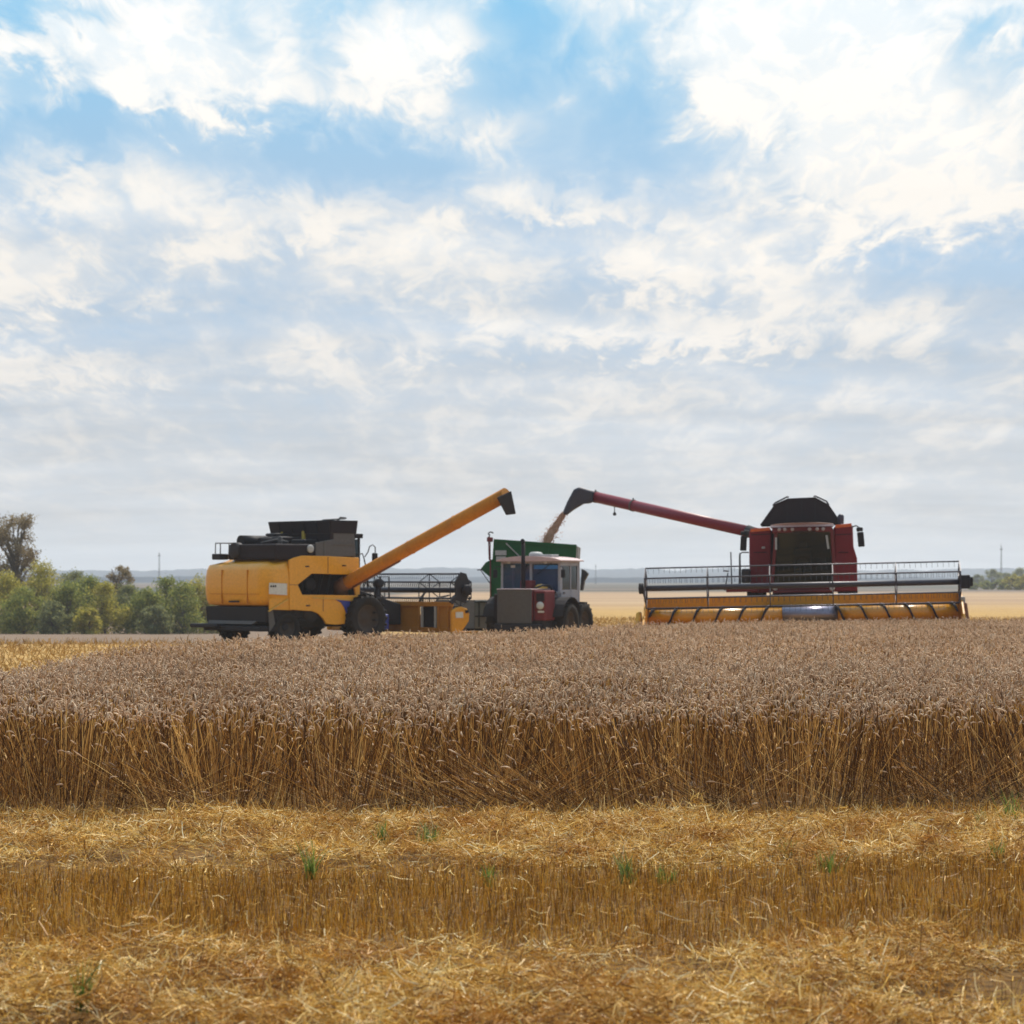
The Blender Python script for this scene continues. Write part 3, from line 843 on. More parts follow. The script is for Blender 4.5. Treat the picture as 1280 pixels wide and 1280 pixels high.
def straw_mesh():
    XY = scatter(8.2, 19.6, 3400, keep=lambda X, Y: Y < front_line(X) + .02)
    X, Y = XY[:, 0], XY[:, 1]
    lit = litter_amount(Y, X)
    clump = snoise(X * 1.6, Y * 2.6, 71) * .55 + snoise(X * 5, Y * 7, 72) * .45
    hollow = hollows(X, Y)
    keep = RNG.uniform(0, 1, len(X)) < np.clip(lit * (.10 + 1.45 * clump) * (1 - .96 * hollow) * (1 - .75 * sm(Y, 17.6, 18.2)) + .03, 0, 1)
    X, Y, lit, clump = X[keep], Y[keep], lit[keep], clump[keep]
    n = len(X)
    ln = np.minimum(RNG.gamma(3, .020, n), .16) + .025
    ln = np.where(RNG.uniform(0, 1, n) < .012, ln * 1.9, ln)
    yaw = RNG.uniform(0, 2 * np.pi, n)
    pit = RNG.normal(.05, .30, n); steep = RNG.uniform(0, 1, n) < .14; pit = np.where(steep, RNG.uniform(.4, 1.3, n), pit)
    thick = lit * (.01 + .34 * clump ** 2.0 * (.45 + .75 * snoise(X * 8, Y * 5, 78))) * (1 - .9 * sm(Y, 16.8, 18.0))
    z = ground_z(X, Y) + .012 + thick * RNG.uniform(0, 1, n) ** .42 + np.where(lit < .3, .04 * RNG.uniform(0, 2, n), 0)
    d = np.stack([np.cos(yaw) * np.cos(pit), np.sin(yaw) * np.cos(pit), np.sin(pit)], 1)
    c = np.stack([X, Y, z], 1)
    sag = RNG.normal(0, .10, n)
    mid = c + d * (ln * .5)[:, None] + np.stack([0 * X, 0 * X, sag * ln], 1) + np.stack([RNG.normal(0, .06, n) * ln, RNG.normal(0, .06, n) * ln, 0 * X], 1)
    P = np.stack([c, mid, c + d * ln[:, None]], 1)
    up = RNG.normal(0, 1, (n, 3)); W = unit(np.cross(d, up))
    V, F = ribbons(P, W, RNG.uniform(.0026, .0055, n))
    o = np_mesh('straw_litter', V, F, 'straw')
    tagit(o, 'pale chopped straw lying in thick swaths over the stubble', kind='stuff')


straw_mesh()


def far_stubble():
    """cut ground beyond the crop, left behind the crop edge and right beyond the headers"""
    parts = []
    def beyond(X, Y):
        px = HX + FPX * X / Y
        return (~in_crop(X, Y)) & (Y > 24) & ((px < 300) | (px > 560)) & ~((px < 330) & (Y > 70))
    XY = scatter(25, 110, 26, margin=2.5, keep=beyond)
    X, Y = XY[:, 0], XY[:, 1]; n = len(X)
    keep = RNG.uniform(0, 1, n) < .3 + .7 * snoise(X * .5, Y * .8, 81)
    X, Y = X[keep], Y[keep]; n = len(X)
    ln = RNG.uniform(.10, .26, n); yaw = RNG.uniform(0, 6.28, n); pit = RNG.uniform(.1, 1.3, n)
    d = np.stack([np.cos(yaw) * np.cos(pit), np.sin(yaw) * np.cos(pit), np.sin(pit)], 1)
    c = np.stack([X, Y, ground_z(X, Y) - .01], 1)
    P = np.stack([c, c + d * ln[:, None]], 1)
    W = unit(np.cross(d, np.array([0, 1.0, .2])[None, :] + RNG.normal(0, .3, (n, 3))))
    V, F = ribbons(P, W, RNG.uniform(.014, .03, n), .5)
    o = np_mesh('distant_stubble', V, F, 'far_straw')
    tagit(o, 'golden cut stubble beyond the standing wheat', kind='stuff')


far_stubble()


# ---- green weeds in the stubble: each tuft is a thing
def weed(px, py, hgt, wid, label, seed):
    rg = np.random.default_rng(seed)
    Yd = FPX * CAMZ / (py - HY)
    X = (px - HX) / FPX * Yd
    gz = float(ground_z(X, Yd))
    root = None
    n = 44
    ax = rg.normal(0, wid * .35, n); ay = rg.normal(0, wid * .35, n)
    an = rg.uniform(0, 6.28, n); le = rg.uniform(.1, .6, n); H = (hgt + .05) * rg.uniform(.3, 1.1, n)
    t = np.linspace(0, 1, 4)
    P = np.stack([ax[:, None] + (np.cos(an) * le * H)[:, None] * t ** 1.7, ay[:, None] + (np.sin(an) * le * H)[:, None] * t ** 1.7, H[:, None] * t * (1 - .25 * le[:, None] * t)], 2)
    wa = rg.uniform(0, 3.14, n)
    V, F = ribbons(P, np.stack([np.cos(wa), np.sin(wa), 0 * wa], 1), rg.uniform(.006, .013, n), .15)
    o = np_mesh('weed_tuft', V, F, 'weed')
    o.location = (X, Yd, gz + .03)
    tagit(o, label, 'weed', 'green weeds growing in the stubble')


weed(785, 1108, .19, .07, 'tallest bright green weed tuft just above the standing stubble band', 1)
weed(538, 1062, .11, .12, 'low wide green weed just in front of the flattened wheat patch', 2)
weed(478, 1060, .14, .05, 'thin upright green weed left of the low wide one under the wheat edge', 3)
weed(389, 1104, .20, .04, 'narrow dark green shoot standing beside a brown hollow in the straw', 4)
weed(612, 1110, .12, .05, 'small dull green sprout at the left middle edge of the straw swath', 5)
weed(830, 1108, .09, .12, 'flat dark green weed right of the tallest tuft', 6)
weed(1040, 1096, .12, .13, 'spreading green weed between two hollows on the right of the swath', 7)
weed(985, 1080, .10, .06, 'short green weed beside a dark hollow in the straw', 8)
weed(1262, 1034, .22, .14, 'large green weed clump at the foot of the wheat, rightmost of the weeds', 9)
weed(1228, 1040, .12, .10, 'smaller green weed beside the large clump at the wheat foot', 10)
weed(103, 1275, .20, .05, 'blurred green shoot in the nearest straw at the lower left', 11)
weed(1245, 1088, .10, .08, 'grey green low weed near the right end of the swath', 12)


# ------------------------------------------------------------------ yellow combine harvester
def reel(header, F, c0, c1, rad, nb, tine_side, spiders, bat_r=.018, tine=.17, every=.09, phase=90, mat='reel_metal'):
    """pickup reel: tube, bats with tines, spiders; all sub-parts of the header"""
    c0, c1 = Vector(c0), Vector(c1); ax = (c1 - c0).normalized()
    up = Vector((0, 0, 1)); up = (up - ax * up.dot(ax)).normalized(); fw = ax.cross(up)
    MB().tube([c0, c1], .085, 14).build('reel_tube', mat, header)
    Lx = (c1 - c0).length
    for k in range(nb):
        a = R(phase) + 2 * math.pi * k / nb
        off = (up * math.sin(a) + fw * math.cos(a)) * rad
        m = MB().tube([c0 + off, c1 + off], bat_r, 6)
        q = every / 2
        while q < Lx:
            p = c0 + off + ax * q
            m.bar(p, p - Vector((0, 0, tine)) + fw * .04, .009)
            q += every
        m.build('reel_bat', mat, header)
    for s in spiders:
        m = MB(); p = c0 + ax * (Lx * s)
        pts = []
        for k in range(nb):
            a = R(phase) + 2 * math.pi * k / nb
            q = p + (up * math.sin(a) + fw * math.cos(a)) * rad
            pts.append(q); m.bar(p, q, .03, .02)
        for k in range(nb): m.bar(pts[k], pts[(k + 1) % nb], .028, .02)
        m.build('reel_spider', mat, header)


def yellow_combine():
    root = empty('combine_harvester', (-8.19, 66.08, 0), (0, 0, R(-46)),
                 'yellow combine harvester seen from behind with its unloading auger swung out over the wheat', 'combine harvester', 'combine harvesters unloading in the field')
    F = Frame(root)
    S = lambda px, py, x=1.5: F(px, py, 'x', x)
    # rear hood: rounded loft
    m = MB()

    def rr(x0, x1, y0, y1, r, z, n=7):
        out = []
        for cx, cy, a0 in ((x1 - r, y0 + r, -90), (x1 - .06, y1 - .06, 0), (x0 + .06, y1 - .06, 90), (x0 + r, y0 + r, 180)):
            rad = r if cy < (y0 + y1) / 2 else .06
            for k in range(n):
                a = R(a0 + 90 * k / (n - 1)); out.append((cx + rad * math.cos(a), cy + rad * math.sin(a), z))
        return out
    rings = [rr(-1.70 + i, 1.46 - i, .0 + j, 1.0, .43, z) for z, i, j in ((1.10, .09, .14), (1.18, .04, .07), (1.35, .0, .02), (1.6, -.02, 0), (1.95, -.02, .0), (2.18, .0, .03), (2.34, .04, .09), (2.45, .11, .17), (2.51, .20, .28), (2.53, .34, .44))]
    n = len(rings[0])
    vs = [p for r_ in rings for p in r_]
    fs = [(i * n + k, i * n + (k + 1) % n, (i + 1) * n + (k + 1) % n, (i + 1) * n + k) for i in range(len(rings) - 1) for k in range(n)]
    m.add(vs, fs, True); m.add(rings[0], [tuple(range(n))]); m.add(rings[-1], [tuple(range(n))])
    hood = m.build('rear_hood', 'yellow_paint', root)
    # panel joints of the hood as thin raised beads
    j = MB()
    j.box(-1.2, 1.2, -.012, .0, 1.48, 1.495); j.box(-.62, -.605, -.018, .03, 1.2, 2.2); j.box(.62, .635, -.018, .03, 1.2, 2.2)
    j.build('panel_joint', 'worn_yellow', hood)
    MB().box(-.25, .25, -.03, .0, 1.24, 1.29).build('hood_handle', 'black_plastic', hood, .01)
    # side panel with the auger bay cut out and the wheel arch
    outer = [(361.5, 700), (368, 697), (378, 694.5), (410, 695), (449, 697), (450, 724), (450, 750), (441, 753), (436, 760), (433, 768), (431, 780),
             (420, 781), (408, 780), (404, 773), (398, 767), (391, 764), (375, 763), (350, 762), (338, 762), (337, 748), (361.5, 730)]
    outer = [(361.5, 700), (368, 697), (378, 694.5), (410, 695), (449, 697), (450, 724), (450, 750), (441, 753), (436, 760), (433, 768), (431, 780),
             (420, 781), (408, 780), (404, 773), (398, 767), (391, 764), (375, 763), (362, 762)]
    hole = [(372.5, 731), (390, 717), (441, 718.5), (445, 744), (378, 743.5)]
    side = MB().prism([S(*p) for p in outer], (-.07, 0, 0), [S(*p) for p in hole]).build('side_panel', 'yellow_paint', root, .025)
    # lower skirt under the hood side, with the slanting crease
    MB().prism([S(337, 748, 1.47), (1.47, 1.0, S(361, 748, 1.47).z), (1.47, 1.0, S(361, 763, 1.47).z), S(337, 762, 1.47)], (-.05, 0, 0)).build('side_skirt', 'yellow_paint', root, .015)
    MB().bar(S(336, 764, 1.5), S(360, 749, 1.5), .05, .035).build('skirt_crease', 'cream_yellow', root)
    # upper cover joint line and lower bulge
    d = MB(); d.prism([S(391, 746.5, 1.515), (S(441, 749, 1.515)), S(441, 750.5, 1.515), S(391, 748, 1.515)], (.012, 0, 0)); d.build('panel_edge', 'cream_yellow', side)
    MB().prism([S(419, 749.5, 1.512), S(441, 752, 1.512), S(437, 759, 1.512), S(433, 768, 1.512), S(430, 759, 1.512), S(426, 753, 1.512)], (.01, 0, 0)).build('blue_flash', 'blue_paint', side)
    # faded lettering plate at the hood side
    pl = MB().prism([S(336.5, 728.5, 1.502), S(358.5, 729.5, 1.502), S(358.5, 744, 1.502), S(336, 742.5, 1.502)], (.012, 0, 0)).build('number_plate', 'white_paint', root)
    pw = MB()
    for k, (a_, b_) in enumerate(((338, 340), (341, 343), (343.7, 345.3))):
        p, q = S(a_, 731.5, 1.516), S(b_, 734.0, 1.516)
        pw.box(1.515, 1.519, p.y, q.y, q.z, p.z)
    pw.build('lettering', 'dark_metal', pl)
    for (ax_, az_), (bx_, bz_) in (((410, 695.8), (410, 716.5)), ((362.2, 731), (372, 731)), ((404, 746), (404, 764))):
        MB().bar(S(ax_, az_, 1.503), S(bx_, bz_, 1.503), .014, .014).build('panel_joint', 'rust', side)
    for px_, pz_ in ((384, 708), (430, 707), (385, 757)):
        p = S(px_, pz_, 1.505); MB().box(1.495, 1.52, p.y - .07, p.y + .07, p.z - .018, p.z + .018).build('latch', 'black_plastic', side, .006)
    # dark bay behind the hole
    y0, y1 = S(368, 730).y, S(449, 730).y; z0, z1 = S(400, 747).z, S(400, 714).z
    bay = MB()
    bay.box(.9, .93, y0, y1, z0, z1); bay.box(.93, 1.42, y0, y0 + .03, z0, z1); bay.box(.93, 1.42, y1 - .03, y1, z0, z1); bay.box(.93, 1.42, y0, y1, z0 - .03, z0); bay.box(.93, 1.42, y0, y1, z1, z1 + .03)
    bay.build('auger_bay', 'tank_black', root)
    bd = MB()
    for q in range(5): bd.tube([(1.05, y0 + .25 + .33 * q, z0 + .05), (1.05, y0 + .45 + .33 * q, z1 - .05)], .03, 8)
    bd.lathe((1.1, y0 + .9, (z0 + z1) / 2), (1, 0, 0), [(-.05, .01), (-.05, .2), (.05, .2), (.05, .01)], 20)
    bd.build('belt_drive', 'dark_metal', root)
    # body core (inner walls)
    MB().box(-1.42, .88, 1.0, 3.5, 1.0, 2.45).box(-1.42, 1.40, 1.0, 3.5, 2.2, 2.46).build('body_core', 'tank_black', root)
    MB().prism([(-1.5, 1.0, 2.5), (-1.5, 3.55, 2.52), (-1.5, 3.55, .6), (-1.5, 2.6, .6), (-1.5, 2.2, 1.05), (-1.5, 1.0, 1.1)], (.07, 0, 0)).build('side_panel', 'yellow_paint', root, .02)
    # engine deck
    dk = MB().box(-.88, 1.42, .42, 2.5, 2.5, 2.96)
    deck = dk.build('engine_deck', 'tank_black', root, .05)
    e = MB()
    e.tube([(-.7, .75, 3.05), (-.7, 1.7, 3.05)], .19, 16); e.tube([(-.2, 1.1, 3.02), (-.2, 2.3, 3.1)], .14, 14)
    e.build('air_filter', 'black_plastic', deck)
    e = MB().box(-1.0, -.5, 1.9, 2.45, 2.9, 3.32).box(-.72, .15, 1.5, 2.4, 2.96, 3.2).box(.25, .9, 1.9, 2.45, 2.96, 3.12)
    e.build('engine_cover', 'black_plastic', deck, .05)
    e = MB(); e.tube([(.25, .8, 3.0), (.5, 1.2, 3.1), (.9, 1.3, 3.02)], .035, 8); e.tube([(.9, 1.0, 2.95), (.9, 1.0, 3.14)], .07, 12); e.lathe((.9, 1.0, 3.1), (0, 0, 1), [(0, .07), (.07, .07), (.1, .01)], 12)
    e.build('pipe_fitting', 'grey_metal', deck)
    for (px, py) in ((316, 676), (353, 669), (380, 668)):
        p = F(px, py, 'y', 1.2 if px < 330 else 2.46)
        MB().box(p.x - .06, p.x + .06, p.y - .04, p.y + .02, p.z - .14, p.z + .1).build('yellow_latch', 'latch_yellow', deck)
    e = MB()
    p = S(388, 686, 1.44); e.lathe(p, (1, 0, 0), [(-.02, .01), (-.02, .12), (.02, .12), (.03, .08), (.03, .01)], 16); e.build('filler_cap', 'light_grey', deck)
    # rotary screen drum at the rear of the deck
    MB().lathe((-.5, .45, 2.78), (0, -1, 0), [(-.1, .24), (.1, .24), (.12, .18), (.12, .01)], 20).build('rotary_screen', 'dark_metal', deck)
    # ladder railing behind
    rl = MB()
    pa, pb, pc, pd = F(269, 699, 'y', .3), F(269.5, 679, 'y', .3), F(291, 679, 'y', .3), F(275.5, 699, 'y', .3)
    rl.tube([pa, pb, pc], .018, 6); rl.tube([pd, F(275.5, 679, 'y', .3)], .018, 6); rl.tube([pa + Vector((0, .5, 0)), pb + Vector((0, .5, 0)), pb], .018, 6)
    rl.build('handrail', 'grey_metal', root)
    MB().box(pa.x - .05, pa.x + .4, .2, .5, pa.z - .02, pa.z + .16).build('tail_lamp', 'black_plastic', root, .03)
    # grain tank
    t = MB()
    b = [(-1.36, 2.5, 2.46), (1.40, 2.5, 2.46), (1.40, 3.42, 2.46), (-1.36, 3.42, 2.46)]; c = [(-1.40, 2.47, 3.3), (1.44, 2.47, 3.3), (1.44, 3.45, 3.3), (-1.40, 3.45, 3.3)]
    u = [(-1.46, 2.42, 3.66), (1.47, 2.42, 3.66), (1.47, 3.48, 3.66), (-1.46, 3.48, 3.66)]
    t.hexa(b, c)
    tank = t.build('grain_tank', 'tank_black', root, .02)
    x = MB()
    for k in range(4):
        k2 = (k + 1) % 4
        A, B, C_, D = Vector(c[k]), Vector(c[k2]), Vector(u[k2]), Vector(u[k])
        nrm = (B - A).cross(D - A).normalized() * .03
        x.hexa([A, B, C_, D], [A + nrm, B + nrm, C_ + nrm, D + nrm])
    x.build('tank_extension', 'tank_black', tank)
    x = MB()
    for k in range(4): x.bar(u[k], u[(k + 1) % 4], .06, .05)
    for xx in (-.9, -.3, .3, .9): x.bar((xx, 2.43, 3.32), (xx, 2.33, 3.64), .03)
    x.build('tank_rim', 'black_plastic', tank)
    x = MB().tube([(1.1, 3.0, 3.66), (1.15, 3.1, 3.78), (1.3, 3.2, 3.76)], .03, 6).tube([(.9, 2.6, 3.7), (1.35, 3.1, 3.74)], .02, 6); x.build('tank_cable', 'grey_metal', tank)
    # grey side covers
    MB().prism([S(395, 678, 1.455), S(417, 674, 1.455), S(417, 665, 1.455), S(443, 665, 1.455), S(445, 695, 1.455), S(395, 698, 1.455)], (-.05, 0, 0)).build('side_cover', 'grey_metal', root, .02)
    MB().prism([S(405, 677.5, 1.46), S(406, 677.5, 1.46), S(406, 696, 1.46), S(405, 696, 1.46)], (.015, 0, 0)).build('cover_joint', 'panel_grey', root)
    MB().prism([S(418, 680, 1.46), S(443, 680, 1.46), S(443, 681, 1.46), S(418, 681, 1.46)], (.015, 0, 0)).build('cover_joint', 'panel_grey', root)
    # lower rear: black straw chopper, steel lip, spreader bar, axle, wheels
    MB().hexa([(-1.55, .12, .64), (1.36, .12, .64), (1.36, 1.2, .64), (-1.55, 1.2, .64)], [(-1.58, .1, 1.12), (1.40, .1, 1.12), (1.40, 1.2, 1.12), (-1.58, 1.2, 1.12)]).build('straw_chopper', 'black_plastic', root, .04)
    MB().hexa([(-1.34, .0, .60), (.85, .0, .60), (.8, .5, .6), (-1.34, .5, .6)], [(-1.34, .06, .70), (1.0, .06, .70), (1.0, .5, .70), (-1.34, .5, .70)]).build('chopper_lip', 'grey_metal', root, .01)
    MB().box(-1.9, -.55, -.25, .25, .48, .60).build('spreader_arm', 'black_plastic', root, .04)
    MB().box(-1.4, 1.4, -.1, .5, .4, .55).build('rear_crossbeam', 'black_plastic', root, .03)
    MB().box(-1.0, 1.0, .5, 4.0, .5, 1.15).tube([(-1.3, .9, .52), (1.3, .9, .52)], .12, 10).tube([(-1.5, 3.5, .8), (1.5, 3.5, .8)], .18, 10).box(1.0, 1.35, 1.0, 2.4, .8, 1.12).build('chassis', 'dark_metal', root, .03)
    ug = MB(); ug.lathe((1.38, 1.75, .95), (1, 0, 0), [(-.03, .01), (-.03, .3), (.03, .3), (.03, .01)], 20).lathe((1.4, 2.5, .9), (1, 0, 0), [(-.03, .01), (-.03, .18), (.03, .18), (.03, .01)], 16)
    ug.tube([(1.36, 1.2, .7), (1.36, 2.9, .9)], .04, 6); ug.build('drive_pulley', 'dark_metal', root)
    MB().prism([S(336, 763, 1.42), S(341, 763, 1.42), S(344, 780, 1.42), S(337, 790, 1.42)], (-.03, 0, 0)).build('mudflap', 'grey_metal', root)
    wheel(root, (-1.2, .9, .5), (-1, 0, 0), .5, .42, 'dark_rim')
    wheel(root, (1.2, .9, .5), (1, 0, 0), .5, .42, 'dark_rim')
    wheel(root, (1.46, 3.72, .74), (1, 0, 0), .74, .6, 'dark_rim')
    wheel(root, (-1.46, 3.72, .74), (-1, 0, 0), .74, .6, 'dark_rim')
    # cab (mostly hidden in front of the tank)
    cb = MB(); cb.box(-1.1, .5, 3.45, 3.52, 1.3, 3.2); cb.box(-1.15, .55, 3.45, 4.5, 3.18, 3.32); cb.box(-1.1, .5, 3.5, 4.4, 1.25, 1.4)
    for xx in (-1.08, .48):
        for yy in (3.55, 4.38): cb.bar((xx, yy, 1.35), (xx, yy, 3.2), .07)
    cab = cb.build('cab', 'tank_black', root, .02)
    MB().box(.49, .505, 3.58, 4.35, 1.45, 3.15).box(-1.09, -1.075, 3.58, 4.35, 1.45, 3.15).box(-1.05, .45, 4.38, 4.4, 1.45, 3.15).build('cab_glazing', 'cab_glass', cab)
    # mirror, arms
    mm = MB()
    Q = lambda px, py: F(px, py, 'x', 1.0)
    mm.tube([Q(446, 693), Q(453, 692), Q(455, 698), Q(459, 716)], .02, 6); mm.tube([Q(456, 696), Q(460, 690), Q(462, 683), Q(466, 681), Q(469, 684), Q(469, 694)], .018, 6)
    mm.tube([Q(459, 714), Q(460, 735)], .025, 6)
    mm.build('mirror_arm', 'dark_metal', root)
    p = Q(468.5, 699); MB().box(p.x - .05, p.x + .05, p.y - .09, p.y + .09, p.z - .19, p.z + .19).build('mirror', 'black_plastic', root, .03)
    # ladder and platform on the near side
    ld = MB(); ld.box(.55, 1.4, 3.6, 4.6, 1.32, 1.4)
    for k in range(5): ld.box(1.35, 1.7, 4.0, 4.45, .45 + .22 * k, .49 + .22 * k)
    ld.bar((1.55, 3.98, .4), (1.35, 3.98, 1.45), .05); ld.bar((1.55, 4.47, .4), (1.35, 4.47, 1.45), .05)
    ld.tube([(1.35, 4.5, 1.35), (1.35, 4.5, 2.0), (1.3, 4.9, 2.0), (1.3, 4.9, 1.35)], .025, 6)
    ld.build('ladder', 'dark_metal', root)
    hp = MB(); p = F(473, 729, 'x', .9); hp.lathe(p, (1, -.3, 0), [(-.15, .01), (-.15, .14), (.12, .14), (.12, .01)], 12); hp.tube([p, p + Vector((0, -.1, -.5)), p + Vector((0, .25, -.95))], .09, 8)
    hp.build('hydraulic_housing', 'dark_metal', root)
    # feeder house
    MB().hexa([(-.6, 4.3, .9), (.6, 4.3, .9), (.6, 4.3, 1.6), (-.6, 4.3, 1.6)], [(-.6, 6.0, .5), (.6, 6.0, .5), (.6, 6.0, 1.15), (-.6, 6.0, 1.15)]).build('feeder_house', 'dark_metal', root, .03)
    p0, p1 = F(466, 768, 'x', 1.2), F(484, 787, 'x', 1.2)
    MB().box(.95, 1.3, p0.y, p1.y, p1.z, p0.z).build('blue_gearbox', 'blue_paint', root, .04)
    p0, p1 = F(452, 775, 'x', 1.9), F(465, 800, 'x', 1.9)
    # header
    X0, X1, YB = -2.9, 2.9, 6.0
    zt, zb = F(520, 752, 'y', YB).z, F(520, 788, 'y', YB).z
    hd = MB()
    hd.box(X0, X1, YB, YB + .12, zt - .14, zt)                       # top beam
    hd.box(X0, X1, YB + .04, YB + .14, zb - .02, zb + .10)             # lower beam
    ox0, ox1 = F(523, 768, 'y', YB).x, F(547, 768, 'y', YB).x
    hd.box(X0, ox0, YB + .05, YB + .08, zb + .08, zt - .12); hd.box(ox1, X1, YB + .05, YB + .08, zb + .08, zt - .12)
    for xx in (-2.0, -1.0, ox0, ox1, 2.75): hd.box(xx - .03, xx + .03, YB, YB + .05, zb + .05, zt - .13)
    hd.box(X0, X1, YB + .1, YB + 1.15, zb - .06, zb - .02)             # table
    header = hd.build('header', 'header_dull', root, .008)
    MB().box(ox0 + .03, ox1 - .03, YB + .16, YB + .18, zb + .1, zt - .16).build('header_opening', 'tank_black', header)
    for xp in (ox0 + .12, ox1 - .15): MB().box(xp, xp + .05, YB - .01, YB + .06, zb + .1, zt - .14).build('opening_post', 'light_grey', header)
    MB().tube([(X0 + .1, YB + .45, zb + .28), (X1 - .1, YB + .45, zb + .28)], .22, 16).build('feed_auger', 'header_dull', header)
    # end shields
    for sx in (1, -1):
        xx = X1 if sx > 0 else X0 - .12
        pts = [(xx, YB - .05, zb - .05), (xx, YB - .05, zt - .28), (xx, YB + .12, zt - .18), (xx, YB + .35, zt - .14), (xx, YB + .58, zt - .2), (xx, YB + .68, zt - .36), (xx, YB + .66, zt - .6), (xx, YB + .5, zb + .12), (xx, YB + .3, zb - .06)]
        MB().prism(pts, (.12, 0, 0)).build('end_shield', 'header_yellow', header, .055, 3)
    p = Vector((X1 + .13, YB + .1, (zt + zb) / 2 + .06)); MB().box(X1 + .12, X1 + .14, YB + .08, YB + .38, p.z - .1, p.z + .08).build('warning_label', 'white_paint', header)
    MB().box(X1 + .12, X1 + .145, YB + .48, YB + .6, zt - .34, zt - .25).build('shield_slot', 'tank_black', header)
    cz = F(520, 737.5, 'y', 6.45).z
    reel(header, F, (X0 + .05, 6.5, cz), (X1 - .1, 6.5, cz), .5, 6, 1, (0, .28, .745, 1.0), every=.10, tine=.15, bat_r=.028, mat='reel_black')
    for xx in (X1 - .02, X0): ra = MB(); ra.bar((xx, YB, zt - .03), (xx, 6.5, cz), .09, .12); ra.prism([(xx, 6.2, cz - .3), (xx, 6.15, cz + .25), (xx, 6.4, cz + .55), (xx, 6.62, cz + .5), (xx, 6.8, cz + .1), (xx, 6.6, cz - .4)], (.05, 0, 0)); ra.build('reel_arm', 'dark_metal', header)
    MB().lathe((X1 + .12, 6.55, cz + .0), (1, 0, 0), [(-.08, .01), (-.08, .17), (.06, .17), (.08, .12), (.08, .01)], 16).build('reel_motor', 'black_plastic', header)
    cy = MB(); cy.bar((1.4, YB + .05, zt), (1.35, 6.3, zt + .26), .05); cy.tube([(1.5, YB + .1, zt + .1), (2.1, YB + .15, zt + .12), (2.6, YB + .2, zt + .2)], .025, 6)
    cy.bar((1.55, YB + .06, zt - .02), (1.55, YB + .06, zt + .22), .03); cy.build('hydraulic_hose', 'dark_metal', header)
    # unloading auger
    base = F(432, 729, 'x', 1.25); tip = F.w(wpt(633, 618, 63.4))
    d = (tip - base).normalized()
    MB().tube([base - d * .15, base + d * .01, tip], [.22, .2, .2], 20).build('unloading_auger', 'worn_yellow', root)
    au = root.children[-1]
    x = MB()
    for t in (.1, .42, .7): c_ = base.lerp(tip, t); MB().lathe(c_, d, [(-.02, .2), (-.02, .212), (.02, .212), (.02, .2)], 20).build('auger_band', 'worn_yellow', au)
    MB().bar(base + Vector((.05, 0, -.23)) + d * .3, base + d * 2.4 + Vector((0, 0, -.23)), .05).build('hydraulic_ram', 'rust', au)
    MB().tube([base + d * .1, base - d * .2, (1.0, base.y, base.z - .35)], .24, 14).build('auger_elbow', 'rust', root)
    sp_t = [F.w(wpt(px, py, Yq)) for px, py, Yq in ((621, 622, 63.1), (621, 622, 63.7), (639, 613.5, 63.7), (639, 613.5, 63.1))]
    sp_b = [F.w(wpt(px, py, Yq)) for px, py, Yq in ((632.5, 644, 63.15), (632.5, 644, 63.65), (645, 642.5, 63.65), (645, 642.5, 63.15))]
    MB().hexa(sp_b, sp_t).build('discharge_spout', 'dark_metal', au, .03)


yellow_combine()


